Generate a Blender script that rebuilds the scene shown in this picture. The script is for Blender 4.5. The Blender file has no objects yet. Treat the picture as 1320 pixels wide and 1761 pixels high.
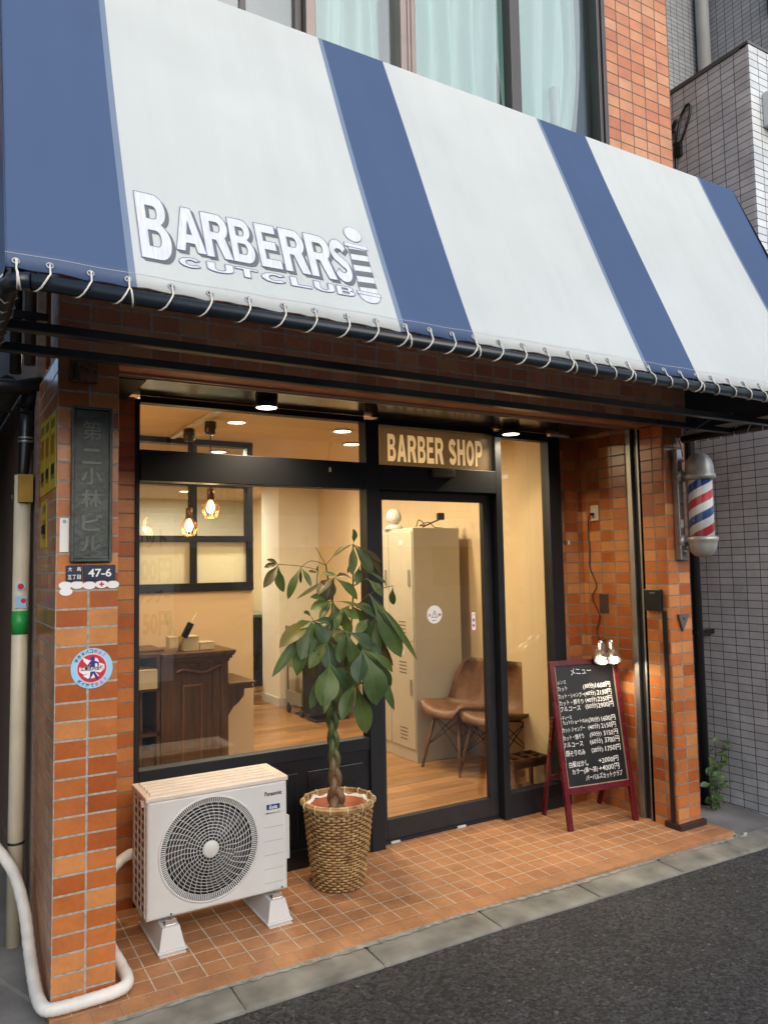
import bpy, bmesh, math, random
from mathutils import Vector, Matrix
R = math.radians
random.seed(7)
SC = bpy.context.scene
COL = SC.collection
# ------------------------------------------------------------------ camera
cam_d = bpy.data.cameras.new('camera')
cam_d.sensor_fit = 'VERTICAL'; cam_d.sensor_height = 36.0
cam_d.lens = 1312.4/1761*36.0
cam_d.clip_start = 0.05; cam_d.clip_end = 500
cam = bpy.data.objects.new('camera', cam_d); COL.objects.link(cam)
yaw, pitch, roll = R(30.4696), R(4.0409), R(-1.0555)
fw = Vector((math.sin(yaw)*math.cos(pitch), math.cos(yaw)*math.cos(pitch), math.sin(pitch)))
rt = Vector((math.cos(yaw), -math.sin(yaw), 0)); up = rt.cross(fw)
c_, s_ = math.cos(roll), math.sin(roll)
r2 = c_*rt + s_*up; u2 = -s_*rt + c_*up
CAMP = Vector((0, 0, 1.6))
M4 = Matrix((r2, u2, -fw)).transposed().to_4x4(); M4.translation = CAMP
cam.matrix_world = M4
SC.camera = cam
def ray(px, py):
    return r2*((px-660)/1312.4) - u2*((py-880.5)/1312.4) + fw
def at_y(px, py, Y):
    d = ray(px, py); return CAMP + d*(Y/d.y)
# ------------------------------------------------------------------ world, sun, exposure
W = bpy.data.worlds.new('World'); SC.world = W; W.use_nodes = True
wn = W.node_tree.nodes; wl = W.node_tree.links
bgn = wn['Background']; sky = wn.new('ShaderNodeTexSky'); sky.sky_type = 'NISHITA'
SUN_EL, SUN_ROT = R(27), R(180)
sky.sun_disc = False; sky.sun_elevation = SUN_EL; sky.sun_rotation = SUN_ROT
sky.air_density = 1.0; sky.dust_density = 2.0; sky.ozone_density = 1.0
wl.new(sky.outputs[0], bgn.inputs[0]); bgn.inputs[1].default_value = 0.15
sd = bpy.data.lights.new('sun', 'SUN'); sd.energy = 1.5; sd.angle = R(80); sd.color = (1, .985, .965)
so = bpy.data.objects.new('sun', sd); COL.objects.link(so)
S = Vector((math.sin(SUN_ROT)*math.cos(SUN_EL), math.cos(SUN_ROT)*math.cos(SUN_EL), math.sin(SUN_EL)))
so.rotation_euler = S.to_track_quat('Z', 'Y').to_euler(); so.location = (0, -6, 9)
SC.view_settings.view_transform = 'Standard'; SC.view_settings.look = 'None'
SC.view_settings.exposure = 0.5; SC.view_settings.gamma = 1.0
SC.render.engine = 'CYCLES'
cy = SC.cycles
cy.use_denoising = True
cy.max_bounces = 10; cy.transparent_max_bounces = 16; cy.diffuse_bounces = 5
cy.caustics_reflective = False; cy.caustics_refractive = False
cy.sample_clamp_indirect = 6.0
# ------------------------------------------------------------------ materials
def nm(name):
    m = bpy.data.materials.new(name); m.use_nodes = True
    n = m.node_tree.nodes; return m, n, m.node_tree.links, n['Principled BSDF']
def ramp(n, stops):
    r = n.new('ShaderNodeValToRGB'); e = r.color_ramp.elements
    e[0].position, e[0].color = stops[0][0], (*stops[0][1], 1)
    e[1].position, e[1].color = stops[-1][0], (*stops[-1][1], 1)
    for p, c in stops[1:-1]:
        q = e.new(p); q.color = (*c, 1)
    return r
def mat(name, col, rough=.5, metal=0, var=.12, scale=6, bump=0, bscale=200, spec=.5, emit=None, es=0, stretch=(1,1,1)):
    m, n, l, b = nm(name)
    b.inputs['Roughness'].default_value = rough; b.inputs['Metallic'].default_value = metal
    b.inputs['Specular IOR Level'].default_value = spec
    tc = n.new('ShaderNodeTexCoord'); mp = n.new('ShaderNodeMapping'); mp.inputs['Scale'].default_value = stretch
    l.new(tc.outputs['Object'], mp.inputs[0])
    if var:
        nz = n.new('ShaderNodeTexNoise'); nz.inputs['Scale'].default_value = scale; nz.inputs['Detail'].default_value = 6
        l.new(mp.outputs[0], nz.inputs[0])
        rp = ramp(n, [(.25, tuple(c*(1-var) for c in col)), (.75, tuple(min(1, c*(1+var)) for c in col))])
        l.new(nz.outputs[0], rp.inputs[0]); l.new(rp.outputs[0], b.inputs['Base Color'])
        rr = n.new('ShaderNodeMapRange'); rr.inputs[3].default_value = max(0, rough-.08); rr.inputs[4].default_value = min(1, rough+.08)
        l.new(nz.outputs[0], rr.inputs[0]); l.new(rr.outputs[0], b.inputs['Roughness'])
    else:
        b.inputs['Base Color'].default_value = (*col, 1)
    if bump:
        nb = n.new('ShaderNodeTexNoise'); nb.inputs['Scale'].default_value = bscale; nb.inputs['Detail'].default_value = 4
        l.new(mp.outputs[0], nb.inputs[0])
        bp = n.new('ShaderNodeBump'); bp.inputs['Strength'].default_value = bump; bp.inputs['Distance'].default_value = .004
        l.new(nb.outputs[0], bp.inputs['Height']); l.new(bp.outputs[0], b.inputs['Normal'])
    if emit:
        b.inputs['Emission Color'].default_value = (*emit, 1); b.inputs['Emission Strength'].default_value = es
    return m
def tile_mat(name, pu, pv, ou, ov, cols, mortar, msize=.004, rough=.3, bump=.6, stain=.15, msmooth=.15):
    """tiles laid on world axes: u along the wall, v up (or across, on level faces)"""
    m, n, l, b = nm(name)
    g = n.new('ShaderNodeNewGeometry')
    sp = n.new('ShaderNodeSeparateXYZ'); l.new(g.outputs['Position'], sp.inputs[0])
    sn = n.new('ShaderNodeSeparateXYZ'); l.new(g.outputs['True Normal'], sn.inputs[0])
    def absgt(o):
        a = n.new('ShaderNodeMath'); a.operation = 'ABSOLUTE'; l.new(o, a.inputs[0])
        t = n.new('ShaderNodeMath'); t.operation = 'GREATER_THAN'; t.inputs[1].default_value = .6; l.new(a.outputs[0], t.inputs[0]); return t.outputs[0]
    def mixf(f, a, c):
        x = n.new('ShaderNodeMix'); l.new(f, x.inputs[0]); l.new(a, x.inputs[2]); l.new(c, x.inputs[3]); return x.outputs[0]
    u = mixf(absgt(sn.outputs[0]), sp.outputs[0], sp.outputs[1])
    v = mixf(absgt(sn.outputs[2]), sp.outputs[2], sp.outputs[1])
    def add(o, k):
        a = n.new('ShaderNodeMath'); a.operation = 'ADD'; a.inputs[1].default_value = k; l.new(o, a.inputs[0]); return a.outputs[0]
    cb = n.new('ShaderNodeCombineXYZ'); l.new(add(u, 50*pu-ou), cb.inputs[0]); l.new(add(v, 50*pv-ov), cb.inputs[1])
    bt = n.new('ShaderNodeTexBrick'); l.new(cb.outputs[0], bt.inputs[0])
    bt.offset = 0; bt.squash = 1
    for k, val in (('Scale', 1), ('Mortar Size', msize), ('Mortar Smooth', msmooth), ('Bias', 0), ('Brick Width', pu), ('Row Height', pv)):
        bt.inputs[k].default_value = val
    bt.inputs['Color1'].default_value = (0, 0, 0, 1); bt.inputs['Color2'].default_value = (1, 1, 1, 1); bt.inputs['Mortar'].default_value = (.5, .5, .5, 1)
    k = len(cols)
    rp = ramp(n, [(i/(k-1) if k > 1 else 0, c) for i, c in enumerate(cols)])
    l.new(bt.outputs[0], rp.inputs[0])
    nz = n.new('ShaderNodeTexNoise'); nz.inputs['Scale'].default_value = 9; nz.inputs['Detail'].default_value = 7; l.new(g.outputs['Position'], nz.inputs[0])
    mr = n.new('ShaderNodeMapRange'); mr.inputs[1].default_value = .3; mr.inputs[2].default_value = .7; mr.inputs[3].default_value = 1-stain; mr.inputs[4].default_value = 1+stain*.5
    l.new(nz.outputs[0], mr.inputs[0])
    n2 = n.new('ShaderNodeTexNoise'); n2.inputs['Scale'].default_value = 55; n2.inputs['Detail'].default_value = 5; l.new(g.outputs['Position'], n2.inputs[0])
    r3 = n.new('ShaderNodeMapRange'); r3.inputs[1].default_value = .3; r3.inputs[2].default_value = .7; r3.inputs[3].default_value = 1-stain*.5; r3.inputs[4].default_value = 1+stain*.4; l.new(n2.outputs[0], r3.inputs[0])
    n3 = n.new('ShaderNodeTexNoise'); n3.inputs['Scale'].default_value = 1.7; n3.inputs['Detail'].default_value = 8; n3.inputs['Roughness'].default_value = .7; l.new(g.outputs['Position'], n3.inputs[0])
    r4 = n.new('ShaderNodeMapRange'); r4.inputs[1].default_value = .35; r4.inputs[2].default_value = .65; r4.inputs[3].default_value = 1-stain*.9; r4.inputs[4].default_value = 1.05; l.new(n3.outputs[0], r4.inputs[0])
    mm = n.new('ShaderNodeMath'); mm.operation = 'MULTIPLY'; l.new(mr.outputs[0], mm.inputs[0]); l.new(r3.outputs[0], mm.inputs[1])
    m5 = n.new('ShaderNodeMath'); m5.operation = 'MULTIPLY'; l.new(mm.outputs[0], m5.inputs[0]); l.new(r4.outputs[0], m5.inputs[1])
    ml = n.new('ShaderNodeVectorMath'); ml.operation = 'SCALE'; l.new(rp.outputs[0], ml.inputs[0]); l.new(m5.outputs[0], ml.inputs[3])
    nf = n.new('ShaderNodeTexNoise'); nf.inputs['Scale'].default_value = 60; nf.inputs['Detail'].default_value = 4; l.new(g.outputs['Position'], nf.inputs[0])
    mo = ramp(n, [(.3, tuple(c*.7 for c in mortar)), (.7, tuple(c*1.15 for c in mortar))]); l.new(nf.outputs[0], mo.inputs[0])
    mx = n.new('ShaderNodeMix'); mx.data_type = 'RGBA'
    l.new(bt.outputs[1], mx.inputs[0]); l.new(ml.outputs[0], mx.inputs[6]); l.new(mo.outputs[0], mx.inputs[7])
    l.new(mx.outputs[2], b.inputs['Base Color'])
    ro = n.new('ShaderNodeMapRange'); ro.inputs[3].default_value = rough; ro.inputs[4].default_value = .9
    l.new(bt.outputs[1], ro.inputs[0]); l.new(ro.outputs[0], b.inputs['Roughness'])
    inv = n.new('ShaderNodeMath'); inv.operation = 'MULTIPLY_ADD'; inv.inputs[1].default_value = -1; inv.inputs[2].default_value = 1; l.new(bt.outputs[1], inv.inputs[0])
    nb = n.new('ShaderNodeTexNoise'); nb.inputs['Scale'].default_value = 35; l.new(g.outputs['Position'], nb.inputs[0])
    ad = n.new('ShaderNodeMath'); ad.operation = 'MULTIPLY_ADD'; ad.inputs[1].default_value = .16; l.new(nb.outputs[0], ad.inputs[0]); l.new(inv.outputs[0], ad.inputs[2])
    bp = n.new('ShaderNodeBump'); bp.inputs['Strength'].default_value = bump; bp.inputs['Distance'].default_value = .005
    l.new(ad.outputs[0], bp.inputs['Height']); l.new(bp.outputs[0], b.inputs['Normal'])
    return m
def glass_mat(name, tint=(.95, .96, .95), base=.04, rough=0.0):
    m, n, l, b = nm(name); n.remove(b)
    tr = n.new('ShaderNodeBsdfTransparent'); tr.inputs[0].default_value = (*tint, 1)
    gl = n.new('ShaderNodeBsdfGlossy'); gl.inputs['Roughness'].default_value = rough
    lw = n.new('ShaderNodeLayerWeight'); lw.inputs[0].default_value = .5
    pw = n.new('ShaderNodeMath'); pw.operation = 'POWER'; pw.inputs[1].default_value = 5; l.new(lw.outputs['Facing'], pw.inputs[0])
    ma = n.new('ShaderNodeMath'); ma.operation = 'MULTIPLY_ADD'; ma.inputs[1].default_value = 1-base; ma.inputs[2].default_value = base; l.new(pw.outputs[0], ma.inputs[0])
    mx = n.new('ShaderNodeMixShader'); l.new(ma.outputs[0], mx.inputs[0]); l.new(tr.outputs[0], mx.inputs[1]); l.new(gl.outputs[0], mx.inputs[2])
    l.new(mx.outputs[0], n['Material Output'].inputs[0]); return m
def film_mat(name, col, alpha, rough=.4):
    m, n, l, b = nm(name)
    b.inputs['Base Color'].default_value = (*col, 1); b.inputs['Roughness'].default_value = rough
    tr = n.new('ShaderNodeBsdfTransparent'); tl = n.new('ShaderNodeBsdfTranslucent'); tl.inputs[0].default_value = (*col, 1)
    m1 = n.new('ShaderNodeMixShader'); m1.inputs[0].default_value = .5; l.new(b.outputs[0], m1.inputs[1]); l.new(tl.outputs[0], m1.inputs[2])
    m2 = n.new('ShaderNodeMixShader'); m2.inputs[0].default_value = alpha; l.new(tr.outputs[0], m2.inputs[1]); l.new(m1.outputs[0], m2.inputs[2])
    l.new(m2.outputs[0], n['Material Output'].inputs[0]); return m
def backlit_mat(name, col):
    m, n, l, b = nm(name); b.inputs['Base Color'].default_value = (*col, 1)
    tl = n.new('ShaderNodeBsdfTranslucent'); tl.inputs[0].default_value = (*col, 1); mx = n.new('ShaderNodeMixShader'); mx.inputs[0].default_value = .8
    l.new(b.outputs[0], mx.inputs[1]); l.new(tl.outputs[0], mx.inputs[2]); l.new(mx.outputs[0], n['Material Output'].inputs[0]); return m
def wood_mat(name, a, c, axis='z', rough=.45, plank=None, scale=5):
    m, n, l, b = nm(name); b.inputs['Roughness'].default_value = rough
    g = n.new('ShaderNodeNewGeometry'); mp = n.new('ShaderNodeMapping')
    mp.inputs['Scale'].default_value = {'z': (6, 6, .5), 'x': (.6, 7, 6), 'y': (6, .6, 6)}[axis]
    l.new(g.outputs['Position'], mp.inputs[0])
    nz = n.new('ShaderNodeTexNoise'); nz.inputs['Scale'].default_value = scale; nz.inputs['Detail'].default_value = 8; nz.inputs['Roughness'].default_value = .65; nz.inputs['Distortion'].default_value = .6
    l.new(mp.outputs[0], nz.inputs[0])
    rp = ramp(n, [(.3, a), (.7, c)]); l.new(nz.outputs[0], rp.inputs[0])
    out = rp.outputs[0]
    if plank:
        bt = n.new('ShaderNodeTexBrick'); bt.offset = .37; l.new(g.outputs['Position'], bt.inputs[0])
        for k, v in (('Scale', 1), ('Mortar Size', .0018), ('Mortar Smooth', .1), ('Brick Width', plank[0]), ('Row Height', plank[1])): bt.inputs[k].default_value = v
        bt.inputs['Color1'].default_value = (.68, .68, .68, 1); bt.inputs['Color2'].default_value = (1.15, 1.15, 1.15, 1); bt.inputs['Mortar'].default_value = (.2, .2, .2, 1)
        mu = n.new('ShaderNodeMix'); mu.data_type = 'RGBA'; mu.blend_type = 'MULTIPLY'; mu.inputs[0].default_value = 1
        l.new(out, mu.inputs[6]); l.new(bt.outputs[0], mu.inputs[7]); out = mu.outputs[2]
    l.new(out, b.inputs['Base Color'])
    bp = n.new('ShaderNodeBump'); bp.inputs['Strength'].default_value = .15; bp.inputs['Distance'].default_value = .003
    l.new(nz.outputs[0], bp.inputs['Height']); l.new(bp.outputs[0], b.inputs['Normal'])
    return m
def emit_mat(name, col, s):
    m, n, l, b = nm(name); b.inputs['Base Color'].default_value = (.8, .8, .8, 1)
    b.inputs['Emission Color'].default_value = (*col, 1); b.inputs['Emission Strength'].default_value = s; return m
ORANGE = [(.33, .075, .02), (.44, .125, .030), (.49, .16, .045), (.58, .25, .085), (.40, .10, .024)]
T_FRONT = tile_mat('orange_tile_front', .1185, .0703, .395, .0513, ORANGE, (.36, .33, .28), .0045, .28)
T_SIDE = tile_mat('orange_tile_side', .1185, .0703, 3.145, .0513, ORANGE, (.33, .30, .25), .0045, .28)
T_LIFTED = tile_mat('orange_tile_lintel_lifted', .1185, .0703, .395, .0513, [(.46, .15, .085), (.56, .21, .11), (.62, .29, .15), (.52, .18, .10)], (.40, .37, .33), .0045, .6)  # same tile made paler on the lintel, lightening the awning's shade by colour
T_RECESS = tile_mat('orange_tile_recess', .1185, .0703, .03, .0513, ORANGE, (.22, .19, .15), .004, .28)
T_UPPER = tile_mat('orange_tile_upper', .1185, .0703, 3.455, .02, [(.42, .14, .06), (.50, .21, .09), (.54, .27, .14), (.44, .15, .065)], (.12, .09, .08), .004, .3)
T_FLOOR = tile_mat('orange_floor_tile', .1, .1, .06, .066, [(.37, .165, .070), (.41, .19, .080), (.40, .19, .086), (.345, .15, .062)], (.50, .43, .33), .0027, .55, .5, .17)
T_NOSE = tile_mat('orange_nosing_tile', .1, .14, .02, 2.94, [(.38, .175, .075), (.42, .20, .088)], (.26, .19, .13), .002, .55, .5, .2)
T_GREY = tile_mat('grey_wall_tile', .1, .05, .04, .03, [(.49, .49, .50), (.54, .54, .55), (.58, .575, .58)], (.085, .085, .095), .0028, .35, .5, .15)
T_GREYLIT = tile_mat('lit_grey_wall_tile', .1, .05, .0, .03, [(.50, .54, .58), (.62, .66, .69), (.56, .60, .63)], (.05, .05, .06), .0028, .25, .5, .1)  # paler grey tile copy: stronger light on the front face put into colour
T_TALL = tile_mat('dark_grey_wall_tile', .1, .05, .0, .03, [(.28, .295, .32), (.31, .33, .355), (.34, .36, .385)], (.03, .03, .035), .003, .35, .5, .1)
M_FRAME = mat('black_aluminium', (.010, .012, .016), .5, 0, .2, 3, spec=.3)
M_FRAMEW = mat('worn_black_aluminium', (.016, .017, .020), .5, 0, .3, 12, spec=.35)
M_BLACK = mat('black_paint', (.01, .011, .014), .3, 0, .2, 8)
M_PIPE = mat('blue_black_pipe', (.012, .018, .026), .33, 0, .3, 14)
M_STEEL = mat('brushed_steel', (.36, .34, .31), .42, .9, .06, 9)
M_ALU = mat('dull_aluminium', (.38, .40, .42), .45, .8, .18, 12)
M_CHROME = mat('chrome', (.62, .62, .62), .24, .9, .1, 20)
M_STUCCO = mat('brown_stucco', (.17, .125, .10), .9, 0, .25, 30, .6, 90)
M_CONC = mat('kerb_concrete', (.19, .187, .16), .9, 0, .5, 6, .6, 160)
M_GROUND = mat('stained_concrete', (.17, .17, .165), .92, 0, .45, 3.2, .6, 70)
M_GLASS = glass_mat('window_glass', (.95, .96, .95), .075)
M_GLASS_IN = glass_mat('partition_glass', (.93, .95, .93), .08)
M_GLASS_UP = glass_mat('upstairs_glass', (.93, .96, .96), .10)
M_WALLW = mat('warm_cream_wall', (.72, .57, .35), .8, 0, .05, 3, .1, 120)
M_WALLP = mat('ochre_wall', (.68, .50, .30), .8, 0, .04, 3, .1, 120)
M_WALLB = mat('white_inner_wall', (.74, .70, .58), .8, 0, .04, 3, .1, 120)
M_CEIL = mat('shop_ceiling', (.62, .44, .26), .75, 0, .05, 2, .1, 120)
M_FLOORW = wood_mat('oak_floor_boards', (.26, .12, .04), (.48, .25, .09), 'x', .32, (1.1, .12))
M_DESK = wood_mat('dark_stained_wood', (.05, .021, .007), (.15, .068, .022), 'z', .35)
M_SHELF = wood_mat('brown_shelf_wood', (.05, .02, .008), (.10, .045, .02), 'x', .5)
M_WHITEP = mat('white_plastic', (.55, .55, .53), .38, 0, .05, 8)
M_BEIGEP = mat('sun_yellowed_plastic', (.60, .52, .44), .42, 0, .08, 8)
M_CREAMP = mat('cream_pvc', (.62, .56, .42), .4, 0, .14, 7)
M_WHITE = mat('white_print', (.78, .78, .78), .5, 0, .04, 8)
M_INK = mat('dark_ink', (.015, .015, .02), .5, 0, 0)
M_RED = mat('red_print', (.55, .015, .03), .45, 0, .05, 8)
M_BLUE = mat('blue_print', (.012, .03, .16), .4, 0, .1, 8)
M_NAVY = mat('navy_enamel', (.014, .022, .055), .32, 0, .25, 20)
M_SKYBLUE = mat('pale_blue_print', (.30, .58, .80), .4, 0, .04, 8)
M_FIGURE = mat('indigo_print', (.03, .025, .20), .45, 0, .05, 8)
M_PINK = mat('pale_pink_print', (.75, .50, .55), .5, 0, 0)
M_YELLOW = mat('yellow_print', (.55, .40, .03), .5, 0, .15, 20)
M_BRONZE = mat('patinated_bronze', (.045, .055, .054), .42, .3, .5, 26, .35, 60)
M_MAROON = mat('maroon_lacquer', (.10, .006, .012), .28, 0, .15, 10)
M_CHALK = mat('blackboard', (.007, .008, .010), .33, 0, .3, 9)
M_CHALKW = mat('white_marker', (.82, .82, .80), .6, 0, 0)
M_ROPE = mat('white_rope', (.66, .64, .58), .8, 0, .15, 60)
M_RUST = mat('rusted_plate', (.20, .09, .05), .8, .2, .6, 40, .5, 120)
M_GREYP = mat('grey_plastic', (.09, .085, .08), .5, 0, .15, 12)
M_TAN = mat('ivory_plate', (.62, .48, .28), .4, 0, .05, 8)
# ------------------------------------------------------------------ geometry helpers
class G:
    def __init__(s): s.v = []; s.f = []; s.m = []; s.s = []
    def add(s, vs, fs, mi=0, sm=False):
        o = len(s.v); s.v += [tuple(v) for v in vs]
        for f in fs: s.f.append([i+o for i in f]); s.m.append(mi); s.s.append(sm)
        return s
    def box(s, x0, x1, y0, y1, z0, z1, bev=0, mi=0, mtx=None, seg=2):
        x0, x1 = min(x0, x1), max(x0, x1); y0, y1 = min(y0, y1), max(y0, y1); z0, z1 = min(z0, z1), max(z0, z1)
        if bev:
            bm = bmesh.new()
            bmesh.ops.create_cube(bm, size=1, matrix=Matrix.Translation(((x0+x1)/2, (y0+y1)/2, (z0+z1)/2)) @ Matrix.Diagonal((x1-x0, y1-y0, z1-z0, 1)))
            bmesh.ops.bevel(bm, geom=list(bm.edges), offset=bev, segments=seg, affect='EDGES', profile=.5)
            bm.verts.index_update()
            vs = [v.co.copy() for v in bm.verts]; fs = [[v.index for v in f.verts] for f in bm.faces]; bm.free()
        else:
            vs = [Vector(p) for p in ((x0,y0,z0),(x1,y0,z0),(x1,y1,z0),(x0,y1,z0),(x0,y0,z1),(x1,y0,z1),(x1,y1,z1),(x0,y1,z1))]
            fs = [(0,3,2,1),(4,5,6,7),(0,1,5,4),(1,2,6,5),(2,3,7,6),(3,0,4,7)]
        if mtx: vs = [mtx @ v for v in vs]
        return s.add(vs, fs, mi)
    def bar(s, a, b, w, d, ref=(0, 0, 1), bev=.0, mi=0):
        """rectangular bar from a to b; w along the sideways axis, d along the other"""
        a, b = Vector(a), Vector(b); z = (b-a); L = z.length; z.normalize()
        x = Vector(ref).cross(z)
        if x.length < 1e-4: x = Vector((1, 0, 0)).cross(z)
        x.normalize(); y = z.cross(x)
        m = Matrix((x, y, z)).transposed().to_4x4(); m.translation = a
        return s.box(-w/2, w/2, -d/2, d/2, 0, L, bev, mi, m)
    def tube(s, pts, r, n=10, closed=False, mi=0, flat=None):
        P = [Vector(p) for p in pts]; k = len(P)
        rs = r if isinstance(r, (list, tuple)) else [r]*k
        T = []
        for i in range(k):
            a = P[(i-1) % k] if (closed or i > 0) else P[i]; b = P[(i+1) % k] if (closed or i < k-1) else P[i]
            t = b-a; T.append(t.normalized() if t.length > 1e-9 else Vector((0, 0, 1)))
        q = Vector((0, 0, 1)) if abs(T[0].z) < .9 else Vector((1, 0, 0))
        u = (q - T[0]*q.dot(T[0])).normalized(); vs = []
        for i in range(k):
            u = (u - T[i]*u.dot(T[i])).normalized(); w = T[i].cross(u)
            for j in range(n):
                a = 2*math.pi*j/n; e = rs[i]
                vs.append(P[i] + u*(math.cos(a)*e*(flat or 1)) + w*(math.sin(a)*e))
        fs = []
        for i in range(k if closed else k-1):
            for j in range(n):
                A = i*n; B = ((i+1) % k)*n
                fs.append((A+j, A+(j+1) % n, B+(j+1) % n, B+j))
        if not closed:
            fs.append(tuple(range(n-1, -1, -1))); fs.append(tuple((k-1)*n+j for j in range(n)))
        return s.add(vs, fs, mi, True)
    def lathe(s, prof, c, n=32, axis='z', mi=0, sm=True, a0=0, a1=2*math.pi, caps=True):
        c = Vector(c); vs = []; full = abs(a1-a0-2*math.pi) < 1e-6; k = n if full else n+1
        for (r, h) in prof:
            for j in range(k):
                a = a0+(a1-a0)*j/n; x, y = r*math.cos(a), r*math.sin(a)
                vs.append(c + (Vector((x, y, h)) if axis == 'z' else Vector((x, h, y)) if axis == 'y' else Vector((h, x, y))))
        fs = []
        for i in range(len(prof)-1):
            for j in range(n):
                j2 = (j+1) % k
                fs.append((i*k+j, i*k+j2, (i+1)*k+j2, (i+1)*k+j))
        if full and caps and prof[0] != prof[-1]:
            if prof[0][0] > 1e-6: fs.append(tuple(range(k-1, -1, -1)))
            if prof[-1][0] > 1e-6: fs.append(tuple((len(prof)-1)*k+j for j in range(k)))
        return s.add(vs, fs, mi, sm)
    def prism(s, poly, fn, t0, t1, mi=0):
        """poly: 2-D points; fn(a, b, t) -> 3-D"""
        k = len(poly); vs = [Vector(fn(a, b, t0)) for a, b in poly] + [Vector(fn(a, b, t1)) for a, b in poly]
        fs = [tuple(range(k)), tuple(range(2*k-1, k-1, -1))] + [(i, (i+1) % k, k+(i+1) % k, k+i) for i in range(k)]
        return s.add(vs, fs, mi)
    def quad(s, a, b, c, d, mi=0): return s.add([a, b, c, d], [(0, 1, 2, 3)], mi)
    def disc(s, c, r, n=40, axis='y', t=.001, mi=0, sx=1, sz=1):
        c = Vector(c); vs = []
        for h in (0, -t):
            for j in range(n):
                a = 2*math.pi*j/n
                p = (r*sx*math.cos(a), r*sz*math.sin(a))
                vs.append(c + (Vector((p[0], h, p[1])) if axis == 'y' else Vector((p[0], p[1], h)) if axis == 'z' else Vector((h, p[0], p[1]))))
        return s.add(vs, [tuple(range(n)), tuple(range(2*n-1, n-1, -1))] + [(j, (j+1) % n, n+(j+1) % n, n+j) for j in range(n)], mi)
    def mesh(s, name, recalc=True):
        me = bpy.data.meshes.new(name); me.from_pydata(s.v, [], s.f)
        me.polygons.foreach_set('material_index', s.m); me.polygons.foreach_set('use_smooth', s.s); me.update()
        if recalc:
            bm = bmesh.new(); bm.from_mesh(me); bmesh.ops.recalc_face_normals(bm, faces=bm.faces); bm.to_mesh(me); bm.free()
        return me
RM = {}
def tag(o, label=None, cat=None, group=None, kind=None):
    if label: o['label'] = label
    if cat: o['category'] = cat
    if group: o['group'] = group
    if kind: o['kind'] = kind
    return o
def thing(name, label, cat, loc=(0, 0, 0), rot=0, group=None):
    o = bpy.data.objects.new(name, None); COL.objects.link(o)
    o.location = loc; o.rotation_euler = (0, 0, rot); o.empty_display_size = .1
    RM[o] = Matrix.Translation(loc) @ Matrix.Rotation(rot, 4, 'Z')
    return tag(o, label, cat, group)
def part(name, g, mats, parent, label=None, local=False, recalc=True):
    me = g.mesh(name, recalc)
    if not local: me.transform(RM[parent].inverted())
    for m in (mats if isinstance(mats, (list, tuple)) else [mats]): me.materials.append(m)
    o = bpy.data.objects.new(name, me); COL.objects.link(o); o.parent = parent; RM[o] = RM[parent]
    if label: o['label'] = label
    return o
def solo(name, label, cat, g, mats, loc=(0, 0, 0), group=None, kind=None, recalc=True):
    me = g.mesh(name, recalc); me.transform(Matrix.Translation(-Vector(loc)))
    for m in (mats if isinstance(mats, (list, tuple)) else [mats]): me.materials.append(m)
    o = bpy.data.objects.new(name, me); COL.objects.link(o); o.location = loc; RM[o] = Matrix.Translation(loc)
    return tag(o, label, cat, group, kind)
def struct(name, g, mats): return solo(name, None, None, g, mats, kind='structure')
def lamp(name, kind, loc, energy, col, parent=None, **kw):
    d = bpy.data.lights.new(name, kind); d.energy = energy; d.color = col
    for k, v in kw.items(): setattr(d, k, v)
    o = bpy.data.objects.new(name, d); COL.objects.link(o)
    o.location = (RM[parent].inverted() @ Vector(loc)) if parent else loc
    if parent: o.parent = parent
    return o
_tc = {}
def text(body, bold=0, spacing=1.0):
    key = (body, bold, spacing)
    if key in _tc: return _tc[key]
    c = bpy.data.curves.new('t', 'FONT'); c.body = body; c.size = 1; c.offset = bold; c.resolution_u = 3; c.space_character = spacing
    o = bpy.data.objects.new('t', c); COL.objects.link(o); bpy.context.view_layer.update()
    me = bpy.data.meshes.new_from_object(o.evaluated_get(bpy.context.evaluated_depsgraph_get()))
    vs = [v.co.copy() for v in me.vertices]; fs = [list(p.vertices) for p in me.polygons]
    bpy.data.objects.remove(o); bpy.data.curves.remove(c); bpy.data.meshes.remove(me)
    x0, x1 = min(v.x for v in vs), max(v.x for v in vs); y0, y1 = min(v.y for v in vs), max(v.y for v in vs)
    _tc[key] = (vs, fs, x0, x1, y0, y1); return _tc[key]
def put_text(g, body, fn, x0, x1, y0, y1, bold=0, mi=0, spacing=1.0, warp=0, depth=0):
    """fit the text in the rectangle x0..x1, y0..y1 of a surface given by fn(a, b) -> 3-D point and outward step"""
    vs, fs, a0, a1, b0, b1 = text(body, bold, spacing); out = []
    ph = random.uniform(0, 6)
    for v in vs:
        a = x0+(v.x-a0)/(a1-a0)*(x1-x0); b = y0+(v.y-b0)/max(1e-6, b1-b0)*(y1-y0)
        if warp: b += warp*math.sin(a*90+ph); a += warp*.7*math.sin(b*150+ph)
        out.append(fn(a, b))
    return g.add(out, fs, mi)
def _arc(cx, cy, rx, ry, a0, a1, n=12): return [(cx+rx*math.cos(R(a0+(a1-a0)*i/n)), cy+ry*math.sin(R(a0+(a1-a0)*i/n))) for i in range(n+1)]
def _stroke(P, hx, hy):
    L_, R_ = [], []
    for i, (x, y) in enumerate(P):
        a, b = P[max(0, i-1)], P[min(len(P)-1, i+1)]; tx, ty = b[0]-a[0], b[1]-a[1]; q = math.hypot(tx, ty) or 1
        L_.append((x-ty/q*hx, y+tx/q*hy)); R_.append((x+ty/q*hx, y-tx/q*hy))
    return L_+R_[::-1]
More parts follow.
